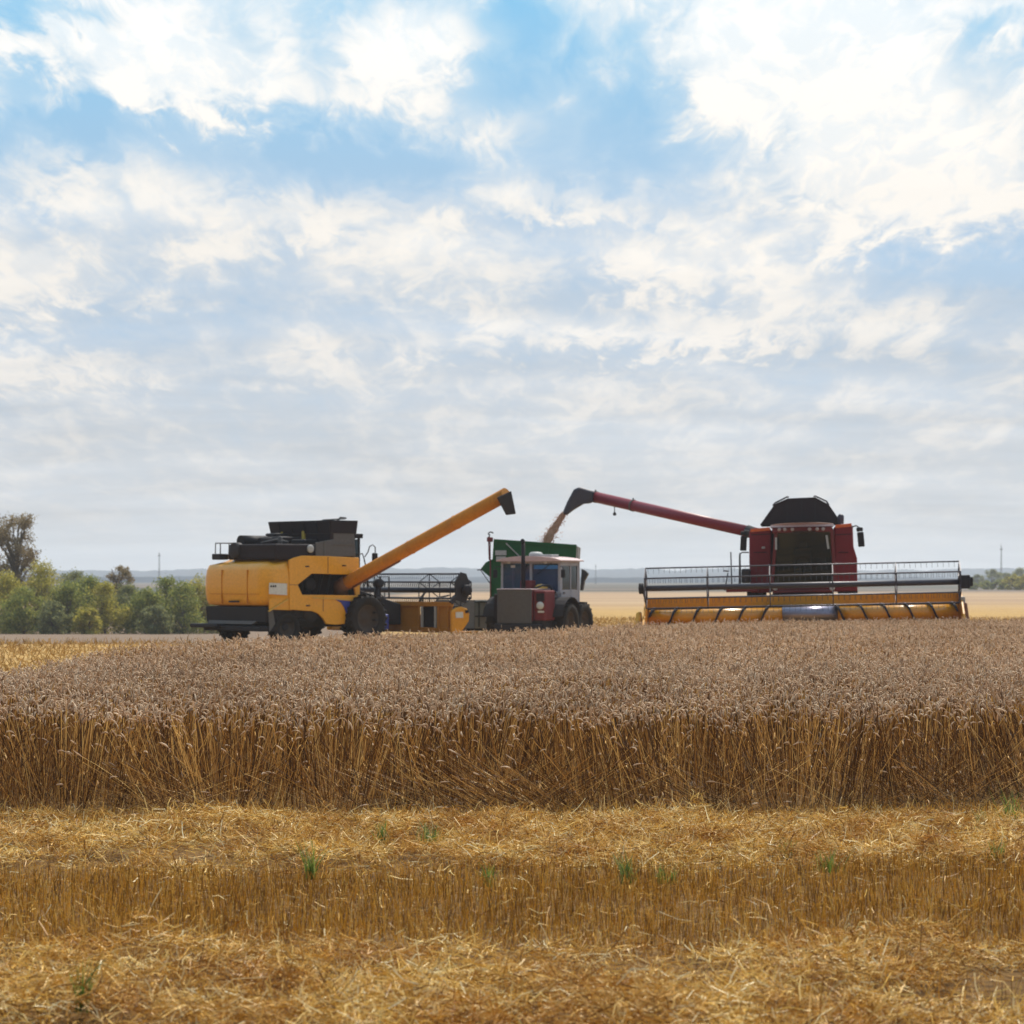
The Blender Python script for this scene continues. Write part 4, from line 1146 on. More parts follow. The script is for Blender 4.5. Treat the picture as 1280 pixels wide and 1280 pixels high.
# ------------------------------------------------------------------ red combine harvester
def red_combine():
    Yc = 69.5
    root = empty('combine_harvester', ((1004 - HX) / FPX * Yc, Yc, 0), (0, R(-1.25), R(-7.4)),
                 'red combine harvester facing the camera with a wide yellow header and its auger pouring grain', 'combine harvester', 'combine harvesters unloading in the field')
    root.location.z = -.04
    F = Frame(root)
    P = lambda px, py, y: F(px, py, 'y', y)
    # main body: side shields and core
    for nm, pts in (('a', [(936.5, 663), (964, 661), (964, 741), (938, 741), (936.5, 700)]), ('b', [(1042.5, 658), (1066, 656), (1067, 683), (1071.5, 698), (1072, 739), (1043, 740)])):
        pan = MB().prism([P(a, b, .45) for a, b in pts], (0, 5.2, 0)).build('side_shield', 'red_paint', root, .05)
        x0, x1 = pts[0][0] + 1.5, pts[1][0] - 1.5
        MB().prism([P(x0, pts[0][1] - 1.8, .42), P(x1, pts[1][1] - 2.0, .42), P(x1, pts[1][1] + 2.2, .42), P(x0, pts[0][1] + 2.2, .42)], (0, .3, 0)).build('top_lamp', 'orange_lens', pan, .01)
        MB().prism([P(x0 + 1, 668, .44), P(x1, 667, .44), P(x1, 668, .44), P(x0 + 1, 669, .44)], (0, .02, 0)).build('shield_joint', 'tank_black', pan)
        MB().prism([P(x0 + 4, 690, .44), P(x1 - 4, 690, .44), P(x1 - 4, 691, .44), P(x0 + 4, 691, .44)], (0, .02, 0)).build('shield_joint', 'tank_black', pan)
    a, b = P(964, 661, .7), P(1042, 741, .7)
    MB().box(a.x, b.x, .75, 6.0, b.z - .3, a.z - .05).build('body_core', 'tank_black', root)
    MB().box(-1.0, 1.0, .4, 5.6, .6, 1.5).tube([(-1.5, 1.1, .95), (1.5, 1.1, .95)], .2, 10).tube([(-1.2, 5.0, .6), (1.2, 5.0, .6)], .12, 10).build('chassis', 'dark_metal', root, .03)
    # door handle and emblem blank
    MB().box(P(954, 683, .43).x - .05, P(954, 683, .43).x + .05, .42, .45, P(954, 684.5, .43).z - .03, P(954, 684.5, .43).z + .03).build('shield_handle', 'steel', root)
    # cab
    yf = -.95
    fr = MB()
    tl, tr_, br, bl = P(970, 663, yf), P(1039.5, 661, yf), P(1044, 731, yf + .2), P(965, 733, yf + .2)
    for p, q in ((tl, bl), (tr_, br)): fr.bar(p, q, .09, .1)
    fr.bar(tl, tr_, .07, .1); fr.bar(bl, br, .1, .1)
    tb = [Vector((v.x, .5, v.z)) for v in (tl, tr_, br, bl)]
    for p, q in ((tl, tb[0]), (tr_, tb[1]), (br, tb[2]), (bl, tb[3])): fr.bar(p, q, .07)
    for p, q in ((tb[0], tb[3]), (tb[1], tb[2])): fr.bar(p, q, .09)
    fr.box(bl.x, br.x, yf + .15, .7, bl.z - .12, bl.z - .04)
    cab = fr.build('cab', 'old_red', root, .015)
    MB().box(tb[3].x + .06, tb[2].x - .06, .55, .6, tb[3].z, tb[0].z).build('cab_rear_wall', 'tank_black', cab)
    # curved windscreen
    g = MB(); n = 10; vs = []
    for t in (0, 1):
        A, B = (tl, tr_) if t == 0 else (bl, br)
        for k in range(n + 1):
            s = k / n; p = A.lerp(B, .03 + .94 * s); p = p + Vector((0, -.16 * math.sin(math.pi * s) - .02, (-.04 if t == 0 else .05))); vs.append(p)
    fs = [(k, k + 1, n + 2 + k, n + 1 + k) for k in range(n)]
    g.add(vs, fs, True); g.build('windscreen', 'cab_glass', cab)
    for (A, B, C_, D) in ((tl, bl, tb[3], tb[0]), (tr_, br, tb[2], tb[1])):
        MB().add([A, B, C_, D], [(0, 1, 2, 3)]).build('side_window', 'cab_glass', cab)
    r1, r2 = P(963, 659.5, yf - .1), P(1042, 656.5, yf - .1)
    rf = MB(); zt, zb = P(1003, 653.5, yf).z, P(1003, 658.5, yf).z
    pr = []
    for k in range(13):
        s = k / 12; x = r1.x + (r2.x - r1.x) * s; pr.append((x, s))
    top = [Vector((x, yf - .12 - .12 * math.sin(math.pi * s), zb + (zt - zb) * (1 - .4 * (2 * s - 1) ** 4))) for x, s in pr]
    bot = [Vector((x, yf - .16 - .12 * math.sin(math.pi * s), zb)) for x, s in pr]
    outl = [*top, *reversed(bot)]
    rf.prism(outl, (0, 1.6, 0)); rf.build('cab_roof', 'roof_pink', cab, .015)
    u1, u2 = P(966, 664.5, yf), P(1041, 659, yf)
    MB().box(r1.x + .05, r2.x - .05, yf - .14, .4, zb - .17, zb - .005).build('light_panel', 'old_red', cab, .02)
    for px in (974, 981, 990.5, 1012, 1021.5, 1029):
        p = P(px, 661.5 - (px - 1003) * .012, yf - .2)
        MB().lathe(p, (0, -1, 0), [(-.05, .04), (.03, .055), (.04, .045), (.04, .005)], 12).build('work_light', 'dim_lamp', cab)
    for (a_, b_, c_) in ((970, 672, 687), (1033, 669, 686)):
        MB().bar(P(a_, b_, yf - .1), P(a_ + (0 if a_ < 1000 else 2.5), c_, yf - .1), .06, .03).build('pillar_trim', 'light_grey', cab)
    # interior
    cx = (bl.x + br.x) / 2
    MB().box(cx - .28, cx + .28, -.35, .2, bl.z + .35, bl.z + .52).box(cx - .27, cx + .27, .12, .26, bl.z + .5, bl.z + 1.15).box(cx - .13, cx + .13, .14, .24, bl.z + 1.17, bl.z + 1.36).build('driver_seat', 'seat_cloth', cab, .04)
    st = MB().tube([(cx, -.7, bl.z), (cx, -.55, bl.z + .68)], .04, 8)
    ring = [Vector((cx + .2 * math.cos(t), -.54 - .08 * math.sin(t), bl.z + .72 + .17 * math.sin(t))) for t in [2 * math.pi * k / 16 for k in range(17)]]
    st.tube(ring, .018, 6, False); st.build('steering_wheel', 'black_plastic', cab)
    MB().box(cx + .42, cx + .7, -.5, -.3, bl.z + .5, bl.z + .85).build('monitor', 'dark_metal', cab, .02)
    pg = MB().box(bl.x + .02, br.x - .02, yf + .1, .6, P(1003, 741, yf).z, bl.z - .13)
    pg.build('cab_platform', 'old_red', root, .03)
    for px in (969, 1040): p = P(px, 735, yf); MB().lathe(p, (0, -1, 0), [(-.05, .03), (.02, .08), (.04, .06), (.04, .005)], 12).build('lower_lamp', 'lamp_glass', root)
    # grain tank extension
    y0, y1 = 1.0, 3.6
    fpts = [P(*q, y0) for q in ((950, 656), (968.5, 630), (984.5, 623), (1019, 621.5), (1034, 629.5), (1051, 654))]
    tank = MB().prism(fpts, (0, .05, 0)).build('grain_tank', 'tank_black', root)
    MB().prism([Vector((p.x, y1, p.z)) for p in fpts], (0, .05, 0)).build('tank_rear', 'tank_black', tank)
    for (i, j_) in ((0, 1), (4, 5)):
        A, B = fpts[i], fpts[j_]
        MB().hexa([A + Vector((0, .05, 0)), B + Vector((0, .05, 0)), Vector((B.x, y1, B.z)), Vector((A.x, y1, A.z))], [A + Vector((.03, .05, 0)), B + Vector((.03, .05, 0)), Vector((B.x + .03, y1, B.z)), Vector((A.x + .03, y1, A.z))]).build('tank_side', 'tank_black', tank)
    x = MB()
    q = [P(*c, y0 - .04) for c in ((966, 632), (969, 628.5), (984, 621), (986, 621.5))]
    x.tube(q, .025, 6); x.build('tank_hoop', 'dark_metal', tank); x = MB()
    q = [P(*c, y0 - .04) for c in ((1036, 631), (1033, 626.5), (1019, 620), (1017, 620.5))]
    x.tube(q, .025, 6)
    x.build('tank_hoop', 'dark_metal', tank)
    x = MB()
    for c in (984, 1002, 1019): MB().bar(P(c, 655, y0 - .02), P(c, 623.5, y0 - .02), .03, .02).build('tank_rib', 'black_plastic', tank)
    p = P(1051, 647, .9); bm_ = MB(); bm_.lathe(p, (0, 0, 1), [(-.2, .09), (-.05, .1), (.05, .1), (.1, .06), (.12, .005)], 14); bm_.build('beacon', 'reel_metal', root)
    # mirrors
    for side, arm, mp in ((-1, [(937, 664), (931, 663), (929.5, 667)], (929.5, 678)), (1, [(1064, 659), (1070, 657), (1075, 660), (1076, 664)], (1076, 673))):
        MB().tube([P(*c, -.3) for c in arm], .022, 6).build('mirror_arm', 'grey_metal', root)
        p = P(*mp, -.3)
        Mx = Matrix.Translation(p) @ Matrix.Rotation(R(-4 * side), 4, 'Y')
        MB().box(-.10, .10, -.05, .04, -.26, .2, Mx).box(-.11, .09, -.05, .04, .215, .34, Mx).build('mirror', 'black_plastic', root, .03)
    # handrails and ladder
    x = MB()
    for pts in ([(913.5, 690), (915, 740)], [(925, 691), (926, 738)], [(924, 738), (924.5, 693), (928, 690.5), (936, 690.5)], [(910, 716), (906, 738)], [(904, 713.5), (911, 714)]):
        x.tube([P(*c, -.2) for c in pts], .02, 6)
    x.build('handrail', 'dark_metal', root)
    p = P(928, 738, -.2); MB().box(p.x - .5, p.x + .5, -.4, .5, p.z - .05, p.z + .05).build('side_step', 'old_red', root, .02)
    p = P(930, 717, -.1); MB().box(p.x - .08, p.x + .2, -.2, .3, p.z - .3, p.z + .15).build('tool_box', 'dark_metal', root, .05)
    for sx in (-1, 1):
        wheel(root, (sx * 1.42, 1.1, .92), (sx, 0, 0), .88, .6, 'light_grey')
        wheel(root, (sx * 1.25, 5.0, .62), (sx, 0, 0), .58, .45, 'light_grey')
    MB().hexa([(-.7, .2, .8), (.7, .2, .8), (.7, .2, 1.55), (-.7, .2, 1.55)], [(-.7, -2.3, .75), (.7, -2.3, .75), (.7, -2.3, 1.35), (-.7, -2.3, 1.35)]).build('feeder_house', 'old_red', root, .03)
    # ---------------- header
    yh = -3.2
    xl, xr = P(806, 760, yh).x, P(1203, 760, yh).x
    ztop, zmid, zbot = P(1003, 745, yh + .9).z, P(1003, 758, yh + .9).z, P(1003, 778, yh + .5).z
    hd = MB()
    hd.box(xl, xr, yh + .85, yh + .97, zmid + .02, ztop)
    ca, cb_ = P(966, 760, yh + .9).x, P(1044, 760, yh + .9).x
    hd.box(xl, ca, yh + .9, yh + .94, zbot - .05, zmid + .02); hd.box(cb_, xr, yh + .9, yh + .94, zbot - .05, zmid + .02)
    hd.box(xl, xr, yh - .45, yh + .9, zbot - .12, zbot - .07)
    q = xl + .4
    while q < xr:
        hd.box(q, q + .03, yh + .82, yh + .85, zmid + .02, ztop - .02); q += .8
    header = hd.build('header', 'header_yellow', root, .008)
    MB().box(ca - .02, cb_ + .02, yh + .84, yh + .96, zbot - .05, zmid + .06).build('feed_throat', 'tank_black', header)
    MB().box(xl, xr, yh + .78, yh + .83, zmid - .02, zmid + .015).build('stripper_bar', 'dark_metal', header)
    # knife with guards along the front lip
    k = MB().box(xl, xr, yh - .55, yh - .45, zbot - .1, zbot - .06)
    q = xl + .05
    while q < xr: k.hexa([(q, yh - .55, zbot - .1), (q + .03, yh - .55, zbot - .1), (q + .03, yh - .55, zbot - .06), (q, yh - .55, zbot - .06)], [(q + .01, yh - .67, zbot - .085), (q + .02, yh - .67, zbot - .085), (q + .02, yh - .67, zbot - .08), (q + .01, yh - .67, zbot - .08)]); q += .076 * 1.3
    k.build('cutter_bar', 'dark_metal', header)
    # feed auger: opposed spirals either side of a bare steel drum
    ya, za, ra, rf_ = yh + .3, P(1003, 768, yh + .3).z, .22, .30
    cl, cr_ = P(978, 768, ya).x, P(1047, 768, ya).x
    fa = MB().tube([(xl + .12, ya, za), (cl, ya, za)], ra, 20).tube([(cr_, ya, za), (xr - .12, ya, za)], ra, 20)
    auger = fa.build('feed_auger', 'auger_yellow', header)
    MB().tube([(cl, ya, za), (cr_, ya, za)], ra + .015, 24).build('auger_drum', 'bright_steel', header)
    for k_ in range(9):
        x_ = cl + .1 + (cr_ - cl - .2) * k_ / 8; an = k_ * 1.3
        MB().bar((x_, ya, za), (x_, ya - .31 * math.cos(an), za + .31 * math.sin(an)), .02).build('auger_finger', 'steel', header)
    for (xa, xb, hand) in ((xl + .12, cl + .05, 1), (xr - .12, cr_ - .05, 1)):
        pitch = .68; turns = abs(xb - xa) / pitch; n = int(turns * 22)
        vs, fs = [], []
        for i in range(n + 1):
            s = i / n; a = 2 * math.pi * turns * s * hand; x_ = xa + (xb - xa) * s
            for rr_, dx in ((ra * .95, -.03), (rf_, -.035), (rf_, .02), (ra * .95, .03)):
                vs.append((x_ + dx, ya - rr_ * math.cos(a), za + rr_ * math.sin(a)))
        for i in range(n):
            for k_ in range(3): fs.append((i * 4 + k_, i * 4 + k_ + 1, i * 4 + 5 + k_, i * 4 + 4 + k_))
        MB().add(vs, fs, False).build('auger_flight', 'reel_black', header)
    # reel
    cz0 = P(808, 738.5, yh - .2); cz1 = P(1199, 723.5, yh - .2)
    rc = (P(808, 737, yh - .25).z + P(1199, 727, yh - .25).z) / 2
    rc = P(1003, 731.5, yh - .25).z
    reel(header, F, (xl + .06, yh - .25, rc), (xr - .08, yh - .25, rc), .60, 6, 1, (0, .2, .4, .6, .8, 1.0), bat_r=.022, tine=.16, every=.16, phase=90)
    for sx, xx in ((-1, xl), (1, xr)):
        m = MB(); xq = xx - .03
        m.bar((xq, yh + .95, ztop), (xq, yh - .25, rc), .06, .12); m.bar((xq, yh + .9, zmid), (xq, yh + .2, rc - .1), .04, .05)
        m.build('reel_arm', 'dark_metal', header)
        e = [(xx - .03, yh + .97, zbot - .12), (xx - .03, yh + .97, ztop + .02), (xx - .03, yh + .6, ztop + .06), (xx - .03, yh + .1, zmid + .1), (xx - .03, yh - .6, zbot + .2), (xx - .03, yh - 1.1, zbot - .08), (xx - .03, yh - 1.1, zbot - .12)]
        MB().prism(e, (.06, 0, 0)).build('end_sheet', 'header_yellow', header, .01)
    MB().box(xr - .1, xr + .22, yh - .4, yh - .1, rc - .2, rc + .2).box(xr + .2, xr + .3, yh - .36, yh - .14, rc - .14, rc + .14).build('reel_motor', 'black_plastic', header, .04)
    MB().lathe((xl - .06, yh - .25, rc), (-1, 0, 0), [(-.05, .01), (-.05, .16), (.08, .16), (.1, .01)], 14).build('reel_bearing', 'black_plastic', header)
    # crop dividers
    p = P(799, 762, yh); MB().hexa([(p.x - .16, yh - .3, zbot - .1), (p.x + .06, yh - .3, zbot - .1), (p.x + .06, yh + .6, zbot - .1), (p.x - .16, yh + .6, zbot - .1)], [(p.x - .08, yh - .1, zbot + .42), (p.x + .04, yh - .1, zbot + .42), (p.x + .04, yh + .5, zbot + .42), (p.x - .08, yh + .5, zbot + .42)]).build('crop_divider', 'cream_yellow', header, .05)
    p = P(1207, 762, yh); MB().hexa([(p.x - .06, yh - .3, zbot - .1), (p.x + .1, yh - .3, zbot - .1), (p.x + .1, yh + .6, zbot - .1), (p.x - .06, yh + .6, zbot - .1)], [(p.x - .06, yh - .1, zbot + .5), (p.x + .04, yh - .1, zbot + .5), (p.x + .04, yh + .5, zbot + .5), (p.x - .06, yh + .5, zbot + .5)]).build('crop_divider', 'rust', header, .04)
    p = P(1203, 750, yh + .2); MB().box(p.x - .06, p.x + .08, yh + .1, yh + .3, p.z - .12, p.z + .1).build('chain_guard', 'light_grey', header, .03)
    # unloading auger
    base = P(938, 665, 1.8); tip = F.w(wpt(741, 620.5, 76.6))
    d = (tip - base).normalized()
    au = MB().tube([base - d * .3, tip], [.18, .19], 20).build('unloading_auger', 'auger_red', root)
    x = MB()
    for t in (.73, .98): c_ = base.lerp(tip, t); MB().lathe(c_, d, [(-.03, .185), (-.03, .205), (.03, .205), (.03, .185)], 20).bar(c_ + Vector((0, 0, .15)), c_ + Vector((0, 0, .25)), .05).build('auger_band', 'grey_metal', au)
    c_ = base.lerp(tip, .855); x = MB().tube([c_ + Vector((0, 0, -.15)), c_ + Vector((0, 0, -.38))], .015, 6); x.lathe(c_ + Vector((0, 0, -.42)), (0, 0, -1), [(-.06, .02), (0, .06), (.06, .05), (.07, .005)], 10); x.build('auger_lamp', 'black_plastic', au)
    MB().tube([base + d * .1, base - d * .25, base - d * .3 + Vector((0, 0, -.5))], .21, 14).build('auger_elbow', 'black_plastic', root)
    pts = [(743, 614), (734, 611.5), (724, 608.5), (717, 612), (709, 627), (703, 641), (707.5, 645), (718, 637), (730, 630), (736, 629.5), (742, 628)]
    nr = [F.w(wpt(a_, b_, 76.3)) for a_, b_ in pts]; frp = [F.w(wpt(a_, b_, 76.9)) for a_, b_ in pts]
    m = MB(); n = len(pts)
    tri = tessellate_polygon([nr])
    m.add(nr + frp, [tuple(t) for t in tri] + [tuple(i + n for i in reversed(t)) for t in tri] + [(i, (i + 1) % n, (i + 1) % n + n, i + n) for i in range(n)])
    m.build('discharge_spout', 'reel_metal', au, .09, 3)


red_combine()


# ------------------------------------------------------------------ falling grain
def grain_stream():
    Yq = 76.6
    path = [(704.5, 642), (700, 649), (695, 656.5), (690, 664), (685.5, 672), (682, 681), (680, 690)]
    wd = [5, 6, 7, 8.5, 9.5, 10, 10]
    rg = np.random.default_rng(3)
    n = 22000
    t = rg.uniform(0, 1, n) ** .9; tt = t * (len(path) - 1); i = np.minimum(tt.astype(int), len(path) - 2); f = tt - i
    pa = np.array(path, float); w = np.array(wd)
    px = pa[i, 0] * (1 - f) + pa[i + 1, 0] * f; py = pa[i, 1] * (1 - f) + pa[i + 1, 1] * f; ww = (w[i] * (1 - f) + w[i + 1] * f) / FPX * Yq
    X = (px - HX) / FPX * Yq; Z = CAMZ + (HY - py) / FPX * Yq
    g = rg.normal(0, .30, (n, 2)); g = np.where(rg.uniform(0, 1, (n, 1)) < .03, g * 2.0, np.clip(g, -.42, .5))
    lump = 1 + .12 * np.sin(tt * 5) + .06 * np.sin(tt * 17)
    P0 = np.stack([X + g[:, 0] * ww * lump, Yq + g[:, 1] * ww, Z + rg.normal(0, .03, n)], 1)
    d = unit(np.stack([rg.normal(-.5, .3, n), rg.normal(0, .3, n), -np.ones(n)], 1))
    P = np.stack([P0, P0 + d * .02, P0 + d * .04], 1)
    V, Fc = spindles(P, np.array([[.006, .014, .006]]) * np.ones((n, 1)), 4)
    o = np_mesh('grain_stream', V, Fc, 'grain')
    tagit(o, 'reddish brown stream of wheat grain falling from the dark spout into the green trailer', kind='stuff')


grain_stream()


# ------------------------------------------------------------------ green grain trailer
def grain_trailer():
    Y0 = 75.2
    root = empty('grain_trailer', ((668 - HX) / FPX * Y0, Y0, -.1), (0, R(4.0), R(-3.5)),
                 'tall green tipping grain trailer standing behind the tractor, being filled', 'trailer')
    F = Frame(root)
    P = lambda px, py, y=0: F(px, py, 'y', y)
    x0, x1 = P(615.5, 700).x, P(719.5, 700).x
    zt = (P(615, 674).z + P(719, 681).z) / 2; zb = 1.15
    Lg = 4.0
    w = MB().box(x0, x1, 0, .06, zb, zt)
    body = w.build('front_wall', 'green_paint', root, .01)
    ri = MB()
    for s in (.0, .33, .66, 1.0): xx = x0 + (x1 - x0 - .08) * s; ri.box(xx, xx + .08, -.05, 0, zb, zt - .01)
    ri.box(x0, x1, -.06, 0, zt - .07, zt + .01)
    ri.build('wall_rib', 'green_paint', body)
    MB().box(x1 - .05, x1 + .02, .06, Lg, zb, zt - .03).box(x1 + .02, x1 + .06, .4, .5, zb, zt - .05).box(x1 + .02, x1 + .06, 2.2, 2.3, zb, zt - .05).build('side_wall', 'light_grey', root, .01)
    MB().box(x0, x0 + .06, .06, Lg, zb, zt - .03).build('side_wall', 'green_paint', root, .01)
    MB().box(x0, x1, Lg, Lg + .06, zb, zt - .05).build('tailgate', 'green_paint', root, .01)
    MB().box(x0, x1, 0, Lg, zb - .12, zb - .02).build('floor_panel', 'rust', root)
    # grain heap
    m = MB(); n = 16; vs = []
    for i in range(n + 1):
        for j in range(n + 1):
            x = x0 + .08 + (x1 - x0 - .16) * i / n; y = .08 + (Lg - .1) * j / n
            rr_ = math.hypot((x - (x0 + x1) / 2) / 1.4, (y - 1.4) / 2.2); vs.append((x, y, zt - .55 - .5 * min(rr_, 1.5) + random.uniform(-.02, .02)))
    m.add(vs, [(i * (n + 1) + j, (i + 1) * (n + 1) + j, (i + 1) * (n + 1) + j + 1, i * (n + 1) + j + 1) for i in range(n) for j in range(n)], True)
    m.build('grain_load', 'grain', root)
    # hinged extension flaps hanging out left and right
    lf = [(615, 699), (607, 703), (600.5, 711.5), (606, 716), (613, 722), (616, 722)]
    MB().prism([P(a, b, .1) for a, b in lf], (0, 1.6, 0)).build('side_flap', 'green_paint', root, .02)
    rf = [(727, 711), (731, 713), (735, 717), (730, 726), (728, 738), (725, 738)]
    MB().prism([P(a, b, .3) for a, b in rf], (0, 1.6, 0)).build('side_flap', 'dark_metal', root, .02)
    x = MB(); x.tube([P(596.5, 712.5, .1), P(604, 712, .1)], .02, 6); x.tube([P(601, 713, .1), P(613, 730, .1)], .015, 6)
    x.build('flap_stay', 'dark_metal', root)
    # tarp roller, crank pole, hook on the left front corner
    x = MB(); x.tube([P(612.5, 676, -.1), P(613.5, 764, -.1)], .022, 8); x.tube([P(610.8, 677, -.1), P(611.5, 700, -.1)], .02, 6)
    x.build('corner_pole', 'old_red', root)
    p = P(612.5, 674, -.1); MB().box(p.x - .1, p.x + .1, -.2, 0, p.z - .09, p.z + .07).build('pole_clamp', 'old_red', root, .03)
    hk = [P(612 + 0, 668, -.1)] + [P(613.5 + 3.2 * math.cos(a), 668 - 3.0 * math.sin(a), -.1) for a in [R(180 - 26 * k) for k in range(7)]]
    MB().tube([P(611, 673, -.1)] + hk, .022, 6).build('hook', 'dark_metal', root)
    x = MB(); x.bar(P(632.5, 679, -.08), P(651, 697, -.08), .10, .03); x.build('diagonal_brace', 'light_grey', root)
    MB().prism([P(619, 688, -.07), P(633, 688, -.07), P(633, 694, -.07), P(619, 694, -.07)], (0, .05, 0)).prism([P(620, 695.5, -.07), P(632, 695.5, -.07), P(632, 700, -.07), P(620, 700, -.07)], (0, .05, 0)).build('marker_plate', 'light_grey', root)
    MB().prism([P(639, 699, -.3), P(651, 695, -.3), P(651, 698.5, -.3), P(641, 700, -.3)], (0, .1, 0)).build('tarp_fold', 'white_paint', root)
    # chassis, drawbar, wheels
    c = MB().box(x0 + .5, x0 + .65, .1, Lg, zb - .35, zb - .12).box(x1 - .65, x1 - .5, .1, Lg, zb - .35, zb - .12).box(x0 + .4, x1 - .4, 1.0, 1.15, .45, .62).box(x0 + .4, x1 - .4, 3.4, 3.55, .45, .62)
    c.bar((x0 + .6, .2, zb - .3), ((x0 + x1) / 2, -1.4, .55), .1); c.bar((x1 - .6, .2, zb - .3), ((x0 + x1) / 2, -1.4, .55), .1)
    for yy in (1.07, 3.47):
        for xx in (x0 + .55, x1 - .6): c.box(xx, xx + .08, yy - .3, yy + .3, .55, zb - .3)
    c.build('chassis', 'rust', root)
    for yy in (1.07, 3.47):
        for sx, xx in ((-1, x0 + .25), (1, x1 - .22)): wheel(root, (xx, yy, .54), (sx, 0, 0), .5, .3, 'rust', lugs=16)


grain_trailer()


# ------------------------------------------------------------------ tractor
def tractor():
    Yt = 70.8
    root = empty('tractor', ((655 - HX) / FPX * Yt, Yt, -.12), (0, 0, R(-24)),
                 'old tractor with grey front screen and grey cab in front of the green trailer', 'tractor')
    F = Frame(root)
    P = lambda px, py, y=0: F(px, py, 'y', y)
    yf = -1.3                                  # front of the bonnet
    xa, xb = P(622.5, 760, yf).x, P(665, 760, yf).x
    zt, zb = P(640, 736.5, yf).z, P(640, 779, yf).z
    # grey screen over the radiator
    g = MB().box(xa, xb, yf - .04, yf, zb, zt)
    grille = g.build('radiator_screen', 'panel_grey', root, .015)
    x = MB()
    for s in (.0, 1.0): xx = xa + (xb - xa - .05) * s; x.box(xx, xx + .05, yf - .06, yf - .04, zb, zt)
    x.box(xa + .05, xb - .05, yf - .06, yf - .04, zt - .05, zt); x.box(xa + .05, xb - .05, yf - .06, yf - .04, zb, zb + .05)
    n = 22
    for k in range(n): z = zb + .07 + (zt - zb - .14) * k / n; x.box(xa + .05, xb - .05, yf - .048, yf - .04, z, z + .016)
    x.build('screen_frame', 'grey_metal', grille)
    # bonnet
    MB().box(xa + .02, xb, yf, .35, zb + .05, zt - .03).build('bonnet', 'old_red', root, .04)
    MB().box(xa - .02, xb + .02, yf - .06, .3, zt - .025, zt + .015).build('bonnet_lid', 'roof_pink', root, .015)
    # red headlamp corner on the near side
    xc = F(684, 760, 'y', yf + .25).x
    hc = MB().box(xb + .01, xc, yf + .08, yf + .9, P(675, 776, yf + .1).z, P(675, 738, yf + .1).z)
    corner = hc.build('lamp_housing', 'old_red', root, .05)
    p = P(675.5, 757, yf + .06)
    MB().lathe(p, (0, -1, 0), [(-.06, .04), (.0, .12), (.04, .12), (.05, .09), (.06, .005)], 18).build('headlight', 'lamp_glass', corner)
    MB().box(p.x - .13, p.x + .13, yf + .04, yf + .07, p.z + .14, p.z + .38).build('lamp_recess', 'tank_black', corner)
    MB().box(p.x - .08, p.x + .12, yf + .04, yf + .07, p.z - .22, p.z - .16).build('indicator', 'white_paint', corner)
    xl = xa - .2
    c2 = MB().box(xl, xa - .01, yf + .1, yf + .8, zb + .15, zt - .15).build('lamp_housing', 'tank_black', root, .04)
    # bumper / front ballast
    MB().box(xa - .1, xc - .1, yf - .12, yf + .2, zb - .22, zb - .03).build('front_bumper', 'dark_metal', root, .03)
    MB().box(xa + .05, xb + .35, yf + .1, 2.6, .35, .75).tube([(-1.0, -.35, .62), (1.1, -.35, .62)], .12, 8).tube([(-1.0, 2.2, .62), (1.1, 2.2, .62)], .12, 8).build('chassis', 'dark_metal', root)
    # cab
    yc = .35
    x0, x1 = P(628, 730, yc).x, P(699.5, 730, yc).x
    zr, zw, zf = P(665, 702.5, yc).z, P(665, 741, yc).z, .75
    Lc = 1.55
    fr = MB()
    xs = [x0, P(664, 720, yc).x, x1]
    for xx in xs: fr.bar((xx, yc, zw), (xx, yc, zr), .08, .08)
    for xx in (x0, x1):
        fr.bar((xx, yc + Lc * .55, zf), (xx, yc + Lc * .55, zr), .06, .07); fr.bar((xx, yc + Lc, zf), (xx, yc + Lc, zr), .08, .08); fr.bar((xx, yc, zr), (xx, yc + Lc, zr), .08, .08)
    fr.bar((x0, yc, zr), (x1, yc, zr), .08, .1); fr.bar((x0, yc, zw), (x1, yc, zw), .07, .08)
    fr.box(x0 + .03, x1 - .03, yc, yc + .06, zf, zw - .02)
    fr.box(x0, x0 + .05, yc, yc + Lc, zf, zw + .1)
    fr.bar((x0, yc + Lc, zr), (x1, yc + Lc, zr), .08, .08); fr.box(x0, x1, yc + Lc - .03, yc + Lc + .03, zf, zw)
    cab = fr.build('cab', 'cab_grey', root, .01)
    # door on the near side
    dz = zw + .10
    MB().box(x1 - .02, x1 + .03, yc + .06, yc + Lc - .04, zf - .02, dz).box(x1 - .02, x1 + .03, yc + .06, yc + .16, dz, zr - .03).box(x1 - .02, x1 + .03, yc + Lc - .14, yc + Lc - .04, dz, zr - .03).box(x1 - .02, x1 + .03, yc + .16, yc + Lc - .14, zr - .12, zr - .03).build('door', 'cab_grey', root, .015)
    dr = [c for c in root.children if c.name.startswith('door')][0]
    MB().box(x1 - .005, x1 + .01, yc + .16, yc + Lc - .14, dz, zr - .12).build('door_window', 'cab_glass', dr)
    MB().box(x1 + .03, x1 + .06, yc + .2, yc + .32, dz - .12, dz - .08).build('door_handle', 'dark_metal', dr)
    for a_, b_ in ((xs[0], xs[1]), (xs[1], xs[2])):
        MB().box(a_ + .04, b_ - .04, yc + .0, yc + .012, zw + .04, zr - .05).build('windscreen', 'blue_glass', cab)
    MB().box(xs[1] + .1, xs[2] - .06, yc - .012, yc - .003, zr - .22, zr - .10).build('sun_strip', 'sunstrip', cab)
    MB().box(x0 + .3, x0 + .45, yc - .012, yc - .003, zr - .18, zr - .1).build('windscreen_sticker', 'white_paint', cab)
    MB().box(x0 + .1, x1 - .1, yc + Lc - .05, yc + Lc - .04, zw, zr - .1).build('rear_window', 'blue_glass', cab)
    # roof with swept lip and hatch
    rf = MB(); pr = []
